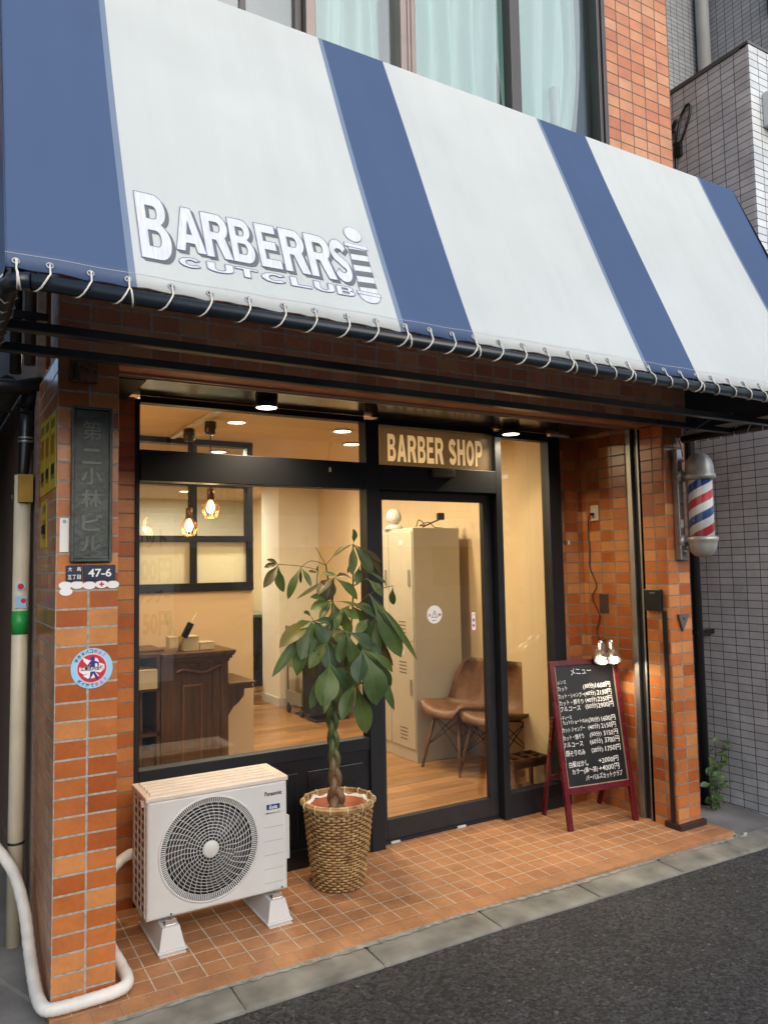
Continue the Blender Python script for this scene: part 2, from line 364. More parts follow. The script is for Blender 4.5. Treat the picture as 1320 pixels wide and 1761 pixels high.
def block(ch):
    """outlines of a heavy block capital in the unit square, holes included"""
    if ch == 'B': return [[(0, 0), (0, 1), (.58, 1)]+_arc(.58, .755, .35, .245, 85, -62)+_arc(.60, .275, .40, .275, 58, -90)+[(.6, 0)], [(.30, .61)]+_arc(.53, .71, .11, .10, -90, 90, 8)+[(.30, .81)], [(.30, .19)]+_arc(.55, .31, .13, .12, -90, 90, 8)+[(.30, .43)]]
    if ch == 'R': return [[(0, 0), (0, 1), (.58, 1)]+_arc(.58, .71, .38, .29, 88, -55)+[(1, 0), (.66, 0), (.44, .40), (.30, .40), (.30, 0)], [(.30, .58)]+_arc(.53, .695, .13, .115, -90, 90, 8)+[(.30, .81)]]
    if ch == 'P': return [[(0, 0), (0, 1), (.58, 1)]+_arc(.58, .68, .42, .32, 88, -88)+[(.30, .36), (.30, 0)], [(.30, .55)]+_arc(.53, .68, .16, .13, -90, 90, 8)+[(.30, .81)]]
    if ch == 'A': return [[(0, 0), (.34, 1), (.66, 1), (1, 0), (.70, 0), (.64, .19), (.36, .19), (.30, 0)], [(.42, .39), (.58, .39), (.5, .69)]]
    if ch == 'E': return [[(0, 0), (0, 1), (.95, 1), (.95, .8), (.32, .8), (.32, .61), (.88, .61), (.88, .41), (.32, .41), (.32, .2), (1, .2), (1, 0)]]
    if ch == 'H': return [[(0, 0), (0, 1), (.32, 1), (.32, .62), (.68, .62), (.68, 1), (1, 1), (1, 0), (.68, 0), (.68, .41), (.32, .41), (.32, 0)]]
    if ch == 'T': return [[(.35, 0), (.35, .79), (0, .79), (0, 1), (1, 1), (1, .79), (.65, .79), (.65, 0)]]
    if ch == 'L': return [[(0, 0), (0, 1), (.33, 1), (.33, .22), (1, .22), (1, 0)]]
    if ch == 'U': return [[(0, 1)]+_arc(.5, .36, .5, .36, 180, 360, 18)+[(1, 1), (.69, 1)]+_arc(.5, .38, .19, .18, 360, 180, 10)+[(.31, 1)]]
    if ch == 'O': return [_arc(.5, .5, .5, .5, 0, 350, 35), _arc(.5, .5, .19, .29, 0, 340, 17)]
    if ch == 'C': return [_stroke(_arc(.5, .5, .36, .39, 38, 322, 28), .14, .11)]
    if ch == 'S': return [_stroke(_arc(.49, .715, .34, .175, 12, 250, 18)+_arc(.51, .285, .34, .175, 70, -168, 18), .15, .11)]
_bc = {}
def fill_loops(loops):
    cu = bpy.data.curves.new('t', 'CURVE'); cu.dimensions = '2D'; cu.fill_mode = 'BOTH'
    for lp in loops:
        sp = cu.splines.new('POLY'); sp.points.add(len(lp)-1); sp.use_cyclic_u = True
        for q, (x, y) in zip(sp.points, lp): q.co = (x, y, 0, 1)
    o = bpy.data.objects.new('t', cu); COL.objects.link(o); bpy.context.view_layer.update()
    me = bpy.data.meshes.new_from_object(o.evaluated_get(bpy.context.evaluated_depsgraph_get()))
    out = [(v.co.x, v.co.y) for v in me.vertices], [list(q.vertices) for q in me.polygons]
    bpy.data.objects.remove(o); bpy.data.curves.remove(cu); bpy.data.meshes.remove(me); return out
def put_block(g, ch, fn, x0, x1, y0, y1):
    if ch not in _bc: _bc[ch] = fill_loops(block(ch))
    vs, fs = _bc[ch]; return g.add([fn(x0+a*(x1-x0), y0+b*(y1-y0)) for a, b in vs], fs)
def put_outline(g, ch, fn, x0, x1, y0, y1, w):
    for lp in block(ch):
        P = [(x0+a*(x1-x0), y0+b*(y1-y0)) for a, b in lp]
        for i in range(len(P)):
            a, b = P[i], P[(i+1) % len(P)]; q = math.hypot(b[0]-a[0], b[1]-a[1])
            if q < 1e-6: continue
            nx_, ny_ = -(b[1]-a[1])/q*w/2, (b[0]-a[0])/q*w/2; ex, ey = (b[0]-a[0])/q*w/2, (b[1]-a[1])/q*w/2
            g.quad(fn(a[0]-ex+nx_, a[1]-ey+ny_), fn(b[0]+ex+nx_, b[1]+ey+ny_), fn(b[0]+ex-nx_, b[1]+ey-ny_), fn(a[0]-ex-nx_, a[1]-ey-ny_))
def flip_front(Y): return lambda a, b: (a, Y, b)
# ------------------------------------------------------------------ ground
def road_mat():
    m, n, l, b = nm('asphalt'); g = n.new('ShaderNodeNewGeometry')
    vo = n.new('ShaderNodeTexVoronoi'); vo.inputs['Scale'].default_value = 90; l.new(g.outputs['Position'], vo.inputs[0])
    nz = n.new('ShaderNodeTexNoise'); nz.inputs['Scale'].default_value = 2.5; nz.inputs['Detail'].default_value = 8; l.new(g.outputs['Position'], nz.inputs[0])
    sp = n.new('ShaderNodeSeparateColor'); l.new(vo.outputs['Color'], sp.inputs[0])
    rp = ramp(n, [(0, (.006, .0065, .0075)), (.5, (.028, .0295, .0325)), (.85, (.046, .048, .052)), (.99, (.064, .066, .07)), (1, (.12, .12, .12))]); l.new(sp.outputs[0], rp.inputs[0])
    mr = n.new('ShaderNodeMapRange'); mr.inputs[3].default_value = .65; mr.inputs[4].default_value = 1.35; l.new(nz.outputs[0], mr.inputs[0])
    sc = n.new('ShaderNodeVectorMath'); sc.operation = 'SCALE'; l.new(rp.outputs[0], sc.inputs[0]); l.new(mr.outputs[0], sc.inputs[3])
    l.new(sc.outputs[0], b.inputs['Base Color']); b.inputs['Roughness'].default_value = .8
    bp = n.new('ShaderNodeBump'); bp.inputs['Strength'].default_value = .9; bp.inputs['Distance'].default_value = .006; bp.invert = True
    l.new(vo.outputs['Distance'], bp.inputs['Height']); l.new(bp.outputs[0], b.inputs['Normal']); return m
M_ROAD = road_mat()
g = G(); g.quad((-60, -80, -.12), (80, -80, -.12), (80, 60, -.12), (-60, 60, -.12)); struct('ground', g, M_GROUND)
def kz(x): return -.012 - .028*max(0, min(1, (x-2.2)/1.9))
g = G(); N = 60; rnd = random.Random(3)
vs = []
for i in range(N+1):
    x = -30+60*i/N if i in (0, N) else -1+7.0*i/N
    vs += [(x, -6.5, -.045), (x, 2.79+rnd.uniform(-.006, .006), kz(x)-.012)]
g.add(vs, [(2*i, 2*i+2, 2*i+3, 2*i+1) for i in range(N)]); struct('road', g, M_ROAD)
g = G()
for a, b in [(-1.4, -.185), (-.18, .415), (.42, 1.015), (1.02, 1.603), (1.609, 2.21), (2.216, 2.822), (2.828, 3.425), (3.431, 3.98), (3.985, 4.45)]:
    vs = []
    for x, e in ((a, .006), (a+.012, 0), (b-.012, 0), (b, .006)):
        vs += [(x, 2.77, kz(x)-.06), (x, 2.785, kz(x)-e-.006), (x, 2.80, kz(x)-e), (x, 2.963, kz(x)-e+.006)]
    g.add(vs, [(i*4+j, i*4+4+j, i*4+5+j, i*4+1+j) for i in range(3) for j in range(3)])
g.box(-1.4, 4.45, 2.786, 2.96, -.07, -.052, mi=1)
for x in (-.1825, .4175, 1.0175, 1.606, 2.213, 2.825, 3.428, 3.9825): g.box(x-.011, x+.011, 2.789, 2.955, -.065, kz(x)-.0095, mi=2)
mo, mi_ = [], []; rn = random.Random(9)
for i in range(181):
    x = .39+3.68*i/180; mo.append((x, 2.948-rn.uniform(.0, .012)-.006*math.sin(x*5), kz(x)+.008)); mi_.append((x, 2.966, kz(x)+.011))
g.add(mo+mi_, [(i, i+1, 182+i, 181+i) for i in range(180)], 2)
struct('kerb', g, [M_CONC, M_GROUND, mat('pale_mortar', (.24, .23, .20), .9, 0, .5, 25, .6, 120)])
g = G()
g.box(.385, 4.10, 3.066, 4.0, -.06, 0, mi=0)
g.box(.385, 4.10, 2.965, 3.066, -.06, 0, .004, mi=1)
struct('tiled_pavement', g, [T_FLOOR, T_NOSE])
g = G(); NX = 14; vs = []
rnd = random.Random(5)
for i in range(NX+1):
    for j in range(NX+1):
        x = 4.10+1.6*i/NX; y = 2.8+2.6*j/NX
        vs.append((x, y, -.05+.04*min(1, j/NX*2.5)+rnd.uniform(-.005, .005)+(.02*max(0, 1-abs(x-4.52)/.1)*rnd.random() if y > 3.1 else 0)))
g.add(vs, [(i*(NX+1)+j, (i+1)*(NX+1)+j, (i+1)*(NX+1)+j+1, i*(NX+1)+j+1) for i in range(NX) for j in range(NX)], 0, True)
g.add([(-1.5, 2.95, -.03), (.384, 2.95, -.03), (.384, 3.2, -.03), (.39, 3.2, -.015), (.39, 8, -.012), (-1.5, 8, -.012)], [(0, 1, 2, 3, 4, 5)])
struct('alley_paving', g, M_GROUND)
# ------------------------------------------------------------------ the shop building
B = thing('shop_building', 'orange tiled two storey building with a warm lit barber shop on its ground floor', 'building', (.39, 3.15, 0))
FY = 3.13
g = G(); g.box(.395, .623, FY, 3.74, -.05, 2.45, .002); part('left_pillar', g, [T_FRONT], B)
g = G(); g.box(.62, .8445, 3.855, 4.0, -.02, 2.46); part('window_reveal', g, T_RECESS, B)
g = G(); g.box(3.845, 4.05, 3.145, 3.35, -.05, 2.45, .012); part('right_pillar', g, T_RECESS, B)
g = G(); g.box(3.87, 4.05, 3.35, 4.2, -.05, 2.55); part('return_wall', g, T_RECESS, B)
g = G(); g.box(3.66, 3.87, 3.865, 4.0, -.02, 2.46); part('back_wall_strip', g, T_RECESS, B)
g = G(); g.box(.395, 4.05, FY, 3.36, 2.45, 3.93); part('lintel_wall', g, T_LIFTED, B)
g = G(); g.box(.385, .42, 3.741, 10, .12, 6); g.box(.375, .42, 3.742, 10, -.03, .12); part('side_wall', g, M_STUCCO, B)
g = G(); g.box(3.465, 4.05, FY, 4.2, 3.93, 9); part('upper_wall', g, T_UPPER, B)
g = G(); g.box(-2, 3.465, FY, 4.2, 6.2, 9); g.box(-2, .385, FY+.02, 3.4, 3.2, 3.93); part('upper_spandrel', g, T_UPPER, B)
g = G(); g.box(4.0, 4.05, 4.2, 11, -.05, 9); g.box(.40, 4.0, 10.6, 10.7, 0, 9); part('rear_wall', g, M_STUCCO, B)
# shutter slot, soffit box
g = G(); g.box(.62, 3.87, 3.335, 3.345, 2.44, 2.475); g.box(.62, 3.87, 3.415, 3.425, 2.45, 2.49); part('shutter_slot', g, mat('pale_aluminium_strip', (.42, .41, .40), .55, .2, .1, 12), B)
g = G(); g.box(.62, 3.868, 3.426, 3.86, 2.475, 2.52); part('soffit', g, mat('glossy_dark_soffit', (.07, .065, .06), .16, .6, .3, 4), B)
g = G(); g.box(.62, .80, 3.427, 3.853, 2.445, 2.474); part('shutter_box', g, M_FRAME, B)
g = G()
for y0, y1 in ((3.318, 3.352), (3.400, 3.436)): g.box(3.845, 3.869, y0, y1, 0, 2.45, .002)
g.box(3.866, 3.8695, 3.352, 3.400, 0, 2.45, mi=1)
part('shutter_guide', g, [M_STEEL, M_BLACK], B)
g = G(); g.box(3.835, 4.065, 3.12, 3.146, -.01, .035, .003); g.box(3.83, 3.846, 3.12, 3.24, -.01, .035, .003)
part('pillar_trim', g, mat('brown_metal_trim', (.035, .022, .02), .5, .2, .2, 10), B)
# shop window (fixed), black panel below
w = part('shop_window', G().box(.845, .868, 3.85, 3.92, 0, 2.455, .003).box(2.145, 2.235, 3.84, 3.93, 0, 2.455, .003)
         .box(.868, 2.145, 3.84, 3.93, 2.045, 2.2, .003).box(.868, 2.145, 3.85, 3.92, .565, .632, .003)
         .box(.868, 2.145, 3.855, 3.92, 2.44, 2.474, .003), M_FRAME, B)
part('panel', G().box(.868, 2.145, 3.86, 3.90, 0, .565)
     .box(1.76, 2.10, 3.852, 3.86, .16, .50, .004).box(1.30, 1.70, 3.852, 3.86, .16, .50, .004).box(.868, 2.145, 3.848, 3.86, 0, .10, .003), M_BLACK, w)
part('pane', G().box(.868, 2.145, 3.884, 3.890, .632, 2.045), M_GLASS, w)
part('transom_pane', G().box(.868, 2.145, 3.884, 3.890, 2.2, 2.44), M_GLASS, w)
part('maker_label', G().box(1.905, 1.918, 3.838, 3.8405, 2.135, 2.16), M_TAN, w)
# door
d = part('sliding_door', G().box(2.236, 2.285, 3.905, 3.945, .02, 2.05, .003).box(3.035, 3.10, 3.905, 3.945, .02, 2.05, .003)
         .box(2.285, 3.035, 3.905, 3.945, .02, .135, .003).box(2.285, 3.035, 3.905, 3.945, 1.995, 2.05, .003), M_FRAMEW, B)
part('pane', G().box(2.285, 3.035, 3.922, 3.928, .135, 1.995), M_GLASS, d)
f = part('door_frame', G().box(2.236, 3.10, 3.845, 3.94, 2.05, 2.195, .003).box(3.10, 3.15, 3.845, 3.95, 0, 2.455, .003).box(2.236, 3.10, 3.85, 3.94, 2.435, 2.474, .003).box(2.236, 3.10, 3.90, 3.96, 0, .02), M_FRAME, B)
part('sensor', G().box(2.60, 2.76, 3.815, 3.846, 2.135, 2.185, .006), M_GREYP, f)
tp = part('transom_pane', G().box(2.26, 3.10, 3.887, 3.892, 2.195, 2.435), M_GLASS, f)
LB = (2.315, 3.035, 2.225, 2.39)
LW = [('B', .92), ('A', 1.02), ('R', 1), ('B', .92), ('E', .84), ('R', 1), (' ', .42), ('S', .9), ('H', .95), ('O', .98), ('P', .92)]
tot = sum(w_ for _, w_ in LW); cxx = LB[0]; gt = G(); cuts = []
for ch, w_ in LW:
    xa, xb = cxx+.004, cxx+w_/tot*(LB[1]-LB[0])-.005; cxx += w_/tot*(LB[1]-LB[0])
    if ch == ' ': continue
    put_block(gt, ch, flip_front(3.8865), xa, xb, LB[2], LB[3])
    cuts += [[(xa+a_*(xb-xa), LB[2]+b_*(LB[3]-LB[2])) for a_, b_ in lp] for lp in block(ch)]
sv, sf = fill_loops(cuts+[[(2.262, 2.197), (3.098, 2.197), (3.098, 2.433), (2.262, 2.433)]])
g = G(); g.add([(x, 3.8855, y) for x, y in sv], sf); part('film', g, film_mat('smoked_film', (.13, .10, .066), .88), tp, recalc=False)
part('lettering', gt, backlit_mat('cream_cut_letters', (.72, .62, .46)), tp, recalc=False)
for xx in (2.30, 2.77): part('guide_rail_cap', G().box(xx, xx+.06, 3.893, 3.905, .001, .013), M_WHITEP, d)
# side window
w = part('side_window', G().box(3.56, 3.665, 3.85, 3.93, 0, 2.455, .003).box(3.15, 3.56, 3.85, 3.93, 0, .155, .003).box(3.15, 3.56, 3.855, 3.92, 2.42, 2.474, .003), M_FRAME, B)
part('pane', G().box(3.15, 3.56, 3.884, 3.890, .155, 2.42), M_GLASS, w)
g = G(); g.box(3.655, 3.668, 3.853, 3.866, 0, 2.45); part('window_edge_trim', g, M_STEEL, B)
# interior shell
g = G(); g.box(.42, 4.0, 3.94, 10.6, -.03, .06); part('floor_boards', g, M_FLOORW, B)
g = G(); g.box(.42, 4.0, 3.86, 10.6, 2.555, 3.2); part('ceiling', g, M_CEIL, B)
g = G(); g.box(.42, .46, 4.0, 10.6, .06, 2.555); part('inner_left_wall', g, M_WALLW, B)
g = G(); g.box(3.84, 4.0, 4.2, 10.6, .06, 2.555); g.box(3.64, 3.84, 4.0, 4.28, .06, 2.555); g.box(3.66, 3.84, 3.931, 4.0, .06, 2.555)
part('inner_right_wall', g, M_WALLW, B)
g = G(); g.box(.46, 3.84, 10.4, 10.6, .06, 2.555); part('inner_back_wall', g, M_WALLB, B)
g = G(); g.box(3.345, 3.84, 8.04, 8.56, .06, 2.555); part('column', g, M_WALLB, B)
g = G(); g.box(3.333, 3.345, 8.03, 8.57, .06, .15); g.box(3.333, 3.84, 8.028, 8.04, .06, .15); g.box(3.828, 3.84, 4.28, 8.03, .06, .15); part('skirting', g, M_WHITEP, B)
g = G(); g.box(.46, 2.075, 5.5, 5.56, .06, 1.44); g.box(.46, .78, 5.5, 5.56, 1.44, 2.555); pw = part('partition_wall', g, M_WALLP, B)
g = G()
for x in (.78, 1.19, 1.60, 2.03): g.box(x, x+.045, 5.485, 5.57, 1.44, 2.555, .002)
for z0, z1 in ((1.44, 1.50), (1.80, 1.845), (2.21, 2.25), (2.515, 2.555)): g.box(.78, 2.075, 5.48, 5.575, z0, z1, .002)
iw = part('partition_window', g, M_FRAME, B)
part('pane', G().box(.82, 2.03, 5.52, 5.525, 1.845, 2.21).box(.82, 2.03, 5.52, 5.525, 2.25, 2.515), M_GLASS_IN, iw)
part('frosted_pane', G().box(.82, 2.03, 5.52, 5.525, 1.50, 1.80), film_mat('frosted_film', (.80, .78, .62), .8), iw)
# upstairs window
MB = mat('bronze_anodised_frame', (.22, .18, .165), .4, .4, .15, 6); MB2 = mat('dark_grey_frame', (.06, .055, .056), .4, .3, .15, 6)
w = part('upstairs_window', G().box(1.46, 1.512, 3.12, 3.24, 3.93, 6.2, .004).box(1.99, 2.082, 3.125, 3.26, 3.98, 6.2, .004).box(2.028, 2.036, 3.119, 3.13, 3.98, 6.2).box(2.05, 2.058, 3.119, 3.13, 3.98, 6.2)
         .box(-2, 3.465, 3.115, 3.26, 3.93, 3.985, .004), MB, B)
for bb in ((2.715, 2.785, 3.125, 3.195, 3.985, 6.2), (3.405, 3.43, 3.13, 3.20, 3.985, 6.2), (3.434, 3.464, 3.118, 3.25, 3.985, 6.2)): part('sash', G().box(*bb, .003), MB2, w)
part('sash', G().box(.6, 1.419, 3.16, 3.2, 3.985, 4.03, .003).box(1.42, 1.455, 3.16, 3.2, 3.985, 6.2, .003).box(1.15, 1.18, 3.17, 3.2, 4.03, 6.2, .003), MB2, w)
part('pane', G().box(1.512, 1.99, 3.18, 3.186, 3.985, 6.2).box(2.082, 2.70, 3.18, 3.186, 3.985, 6.2).box(2.785, 3.385, 3.19, 3.196, 3.985, 6.2).box(-1.5, 1.42, 3.18, 3.186, 4.03, 6.2), M_GLASS_UP, w)
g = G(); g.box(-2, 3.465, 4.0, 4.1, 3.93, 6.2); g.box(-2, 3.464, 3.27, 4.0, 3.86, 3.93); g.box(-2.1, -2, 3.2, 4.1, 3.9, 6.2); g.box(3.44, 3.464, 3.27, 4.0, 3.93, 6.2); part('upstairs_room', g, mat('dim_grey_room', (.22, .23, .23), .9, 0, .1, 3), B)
# curtains
M_CURT = film_mat('sheer_green_curtain', (.56, .82, .77), .95, .9)
def curtain(x0, x1, label, seed, gather=0):
    rn = random.Random(seed); nx, nz = 110, 26; vs = []
    fr = [rn.uniform(30, 44), rn.uniform(60, 85), rn.uniform(9, 16)]; ph = [rn.uniform(0, 6) for _ in range(3)]
    for j in range(nz+1):
        z = 4.0+2.2*j/nz; t = (z-4.0)/2.2
        for i in range(nx+1):
            u = i/nx; x = x0+(x1-x0)*u
            xs = x + gather*(u-.4)*max(0, 1-t*2.2)**2*-.25 + .012*math.sin(9*t+ph[2]+u*6)
            y = 3.30+.034*math.sin(fr[0]*x+ph[0]+1.2*t)+.018*math.sin(fr[1]*x+ph[1]-2*t)+.015*math.sin(fr[2]*x+ph[2])
            zz = z + (.035*math.sin(fr[2]*x*1.7+ph[1]) if j == 0 else 0)
            vs.append((xs, y, zz))
    g = G(); g.add(vs, [(j*(nx+1)+i, j*(nx+1)+i+1, (j+1)*(nx+1)+i+1, (j+1)*(nx+1)+i) for j in range(nz) for i in range(nx)], 0, True)
    solo('curtain', label, 'curtain', g, M_CURT, ((x0+x1)/2, 3.3, 4.0), recalc=False)
curtain(1.49, 1.99, 'pale green sheer curtain in the narrowest upstairs pane, furthest left of the drawn ones', 1)
curtain(2.03, 2.745, 'pale green sheer curtain hanging evenly in the middle upstairs pane', 2)
curtain(2.75, 3.40, 'pale green sheer curtain bunched at its foot in the upstairs pane beside the orange tiles', 3, 1)
g = G(); g.tube([(3.17, 3.27, 4.0), (3.17, 3.27, 4.46)], .035, 14, flat=.8); solo('rolled_blind', 'grey green roll standing behind the upstairs glass in front of the bunched curtain', 'roll', g, mat('grey_green_cloth', (.28, .36, .33), .8, 0, .1, 20), (3.17, 3.27, 4.0))
# ------------------------------------------------------------------ awning
AT = Vector((0, 2.73, 3.797)); AB = Vector((0, 2.12, 2.378)); AX0, AX1 = .140, 4.055
AL = (AT-AB).length; AD = (AT-AB)/AL; AN = Vector((0, -AD.z, AD.y))
def aw(x, s, e=0): return Vector((x, 0, 0)) + AB + AD*s + AN*e
def sag(x, s): 
    t = s/AL
    return -.012*math.sin(math.pi*t)*(.6+.4*math.sin(x*2.1+.6)) + .004*math.sin(7*x+3*t)*math.sin(math.pi*t) + .0022*math.sin(27.5*x+.6*math.sin(5*x))*max(0, 1-t*5)**2
A = thing('awning', 'large blue and white striped shop awning laced to a dark pipe frame', 'awning', (2.1, 3.13, 2.37))
def canopy_mat():
    m, n, l, b = nm('striped_awning_cloth'); g = n.new('ShaderNodeNewGeometry'); sp = n.new('ShaderNodeSeparateXYZ'); l.new(g.outputs['Position'], sp.inputs[0])
    mr = n.new('ShaderNodeMapRange'); mr.inputs[1].default_value = 0; mr.inputs[2].default_value = 5; l.new(sp.outputs[0], mr.inputs[0])
    rp = n.new('ShaderNodeValToRGB'); cr = rp.color_ramp; cr.interpolation = 'CONSTANT'
    BL, SE, WH = (.056, .104, .225, 1), (.19, .26, .38, 1), (.605, .655, .66, 1)
    st = [(0, BL)]
    for a, c in ((.451, WH), (1.327, BL), (1.634, WH), (2.521, BL), (2.838, WH), (3.731, BL)):
        st += [((a-.0035)/5, SE), ((a+.0025)/5, c)]
    cr.elements[0].position, cr.elements[0].color = st[0]
    cr.elements[1].position, cr.elements[1].color = st[1]
    for p, c in st[2:]:
        e = cr.elements.new(p); e.color = c
    l.new(mr.outputs[0], rp.inputs[0])
    nz = n.new('ShaderNodeTexNoise'); nz.inputs['Scale'].default_value = 2.2; nz.inputs['Detail'].default_value = 7; l.new(g.outputs['Position'], nz.inputs[0])
    m2 = n.new('ShaderNodeMapRange'); m2.inputs[1].default_value = .3; m2.inputs[2].default_value = .7; m2.inputs[3].default_value = .93; m2.inputs[4].default_value = 1.03; l.new(nz.outputs[0], m2.inputs[0])
    sc = n.new('ShaderNodeVectorMath'); sc.operation = 'SCALE'; l.new(rp.outputs[0], sc.inputs[0]); l.new(m2.outputs[0], sc.inputs[3]); l.new(sc.outputs[0], b.inputs['Base Color'])
    b.inputs['Roughness'].default_value = .55
    mt = n.new('ShaderNodeMapping'); mt.inputs['Scale'].default_value = (9, .5, .5); l.new(g.outputs['Position'], mt.inputs[0])
    ns_ = n.new('ShaderNodeTexNoise'); ns_.inputs['Scale'].default_value = 1.6; ns_.inputs['Detail'].default_value = 7; l.new(mt.outputs[0], ns_.inputs[0])
    m3 = n.new('ShaderNodeMapRange'); m3.inputs[1].default_value = .35; m3.inputs[2].default_value = .75; m3.inputs[3].default_value = 1.01; m3.inputs[4].default_value = .965; l.new(ns_.outputs[0], m3.inputs[0])
    s3 = n.new('ShaderNodeVectorMath'); s3.operation = 'SCALE'; l.new(sc.outputs[0], s3.inputs[0]); l.new(m3.outputs[0], s3.inputs[3]); l.new(s3.outputs[0], b.inputs['Base Color'])
    tl = n.new('ShaderNodeBsdfTranslucent'); l.new(s3.outputs[0], tl.inputs[0]); mx = n.new('ShaderNodeMixShader'); mx.inputs[0].default_value = .2
    l.new(b.outputs[0], mx.inputs[1]); l.new(tl.outputs[0], mx.inputs[2]); l.new(mx.outputs[0], n['Material Output'].inputs[0])
    wv = n.new('ShaderNodeTexNoise'); wv.inputs['Scale'].default_value = 450; l.new(g.outputs['Position'], wv.inputs[0])
    bp = n.new('ShaderNodeBump'); bp.inputs['Strength'].default_value = .12; bp.inputs['Distance'].default_value = .002; l.new(wv.outputs[0], bp.inputs['Height']); l.new(bp.outputs[0], b.inputs['Normal']); return m
M_CANOPY = canopy_mat(); M_INSHADE = mat('shaded_awning_inside', (.012, .02, .035), .8, 0, .2, 5); M_INNER = film_mat('inner_awning_cloth', (.80, .82, .82), 1, .8)  # awning ends and top painted near-black inside, standing in for unlit shade
g = G(); nx, ns = 120, 20; vs = []
for e, off in ((0, 0), (1, -.004)):
    for i in range(nx+1):
        x = AX0+(AX1-AX0)*i/nx
        for j in range(ns+1):
            s = AL*j/ns
            sc_ = .008*abs(math.sin(x*28.5))*(1-j/ns)**8
            vs.append(aw(x, s+(sc_ if j == 0 else 0), sag(x, s)+off))
k = ns+1; o2 = (nx+1)*k
g.add(vs, [], 0)
for lay, base in ((0, 0), (1, o2)):
    for i in range(nx):
        for j in range(ns):
            q = [base+i*k+j, base+(i+1)*k+j, base+(i+1)*k+j+1, base+i*k+j+1]
            g.f.append(q); g.m.append(2*lay); g.s.append(True)
for i in range(nx):
    g.f.append([i*k, o2+i*k, o2+(i+1)*k, (i+1)*k]); g.m.append(0); g.s.append(False)
# gently rising top to the wall, both ends
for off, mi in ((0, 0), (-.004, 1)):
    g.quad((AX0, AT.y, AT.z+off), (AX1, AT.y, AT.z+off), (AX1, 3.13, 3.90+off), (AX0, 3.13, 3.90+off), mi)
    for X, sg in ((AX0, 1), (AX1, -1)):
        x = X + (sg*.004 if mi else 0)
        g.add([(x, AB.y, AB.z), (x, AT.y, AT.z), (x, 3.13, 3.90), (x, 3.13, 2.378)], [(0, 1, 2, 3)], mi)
canopy = part('canopy', g, [M_CANOPY, M_INSHADE, M_INNER], A, recalc=False)
g = G()
for i in range(nx):
    xa, xb = AX0+(AX1-AX0)*i/nx, AX0+(AX1-AX0)*(i+1)/nx
    pa, pb = aw(xa, .055, sag(xa, .055)+.0012), aw(xb, .055, sag(xb, .055)+.0012); qa, qb = aw(xa, .0565, sag(xa, .056)+.0012), aw(xb, .0565, sag(xb, .056)+.0012)
    g.quad(pa, pb, qb, qa)
part('hem_stitching', g, mat('stitching', (.45, .48, .52), .7, 0, .1, 40), canopy, recalc=False)
PZ = 2.352
g = G(); g.tube([(AX0+.06, AB.y, PZ), (AX1-.02, AB.y, PZ)], .0215, 16); part('front_bar', g, M_PIPE, A)
g = G(); g.tube([(AX0+.06, AB.y, PZ), (AX0+.03, AB.y+.012, PZ), (AX0+.015, AB.y+.05, PZ), (AX0+.01, 3.13, PZ)], .0235, 14); part('side_bar', g, M_PIPE, A)
g = G(); g.tube([(AX1-.06, AB.y, PZ), (AX1-.02, AB.y+.03, PZ), (AX1-.01, AB.y+.08, PZ), (AX1-.06, 3.115, PZ)], .0235, 14); part('side_bar', g, M_PIPE, A)
for y in (2.53, 2.79):
    g = G(); g.bar((AX0+.03, y, PZ), (AX1-.03, y, PZ), .04, .03, (0, 0, 1), .004); part('cross_bar', g, M_PIPE, A)
g = G()
for x in (.16, 1.45, 2.75, 4.0):
    xx = x+.04 if x < 1 else x; g.tube([aw(xx, .05, -.05), aw(xx, AL-.05, -.05)], .017, 8)
g.tube([(AX0+.04, 2.775, 3.735), (AX1-.04, 2.775, 3.735)], .017, 8); part('rafter', g, M_PIPE, A)
EX = [.165, .246, .348, .446, .566, .678, .795, .909, 1.013, 1.128, 1.234, 1.348, 1.447, 1.542, 1.635, 1.751, 1.86, 1.973, 2.09, 2.195, 2.303, 2.413, 2.533, 2.633, 2.732, 2.838, 2.94, 3.057, 3.17, 3.283, 3.39, 3.50, 3.61, 3.72, 3.83, 3.94, 4.03]
ey = []
for i, x in enumerate(EX):
    g = G(); c = aw(x, .028, sag(x, .028)+.002)
    pts = [c + Vector((1, 0, 0))*.0085*math.cos(a*math.pi/8) + AD*.0085*math.sin(a*math.pi/8) for a in range(16)]
    g.tube(pts, .003, 6, True); 
    g.add([c - AN*.0015 + Vector((1, 0, 0))*.008*math.cos(a*math.pi/8) + AD*.008*math.sin(a*math.pi/8) for a in range(16)], [tuple(range(16))], 1)
    part('eyelet', g, [M_ALU, M_INK], A, recalc=False)
def lacing(pts_of, xs, name):
    P = []
    for i, x in enumerate(xs): P += pts_of(i, x, xs[i+1] if i+1 < len(xs) else x+.05)
    g = G(); g.tube(P, .0027, 6); part(name, g, M_ROPE, A)
def front_lace(i, x, xn):
    dx = (-.05 if i < 18 else .035) if i else .006
    P = [aw(x, .03, -.012), aw(x, .028, .006)]
    for t in range(7):                     # over the front of the bar and under it
        a = R(70-230*t/6); rr = .0245
        P.append(Vector((x+dx*(t/6)**1.2, AB.y-rr*math.cos(a), PZ+rr*math.sin(a))))
    if i in (0, 3, 11, 14, 18, 21, 25):    # a second turn through the same eyelet
        d2 = .016 if i < 18 else -.03
        P += [Vector((x+dx*.5, AB.y+.03, PZ+.01)), aw(x, .034, -.014), aw(x+.002, .029, .007)]
        for t in range(7):
            a = R(70-230*t/6); rr = .025
            P.append(Vector((x+d2*(t/6)**1.2, AB.y-rr*math.cos(a), PZ+rr*math.sin(a))))
    return P+[Vector(((x+xn)/2, AB.y+.034, PZ+.01))]
lacing(front_lace, EX, 'lacing_cord')
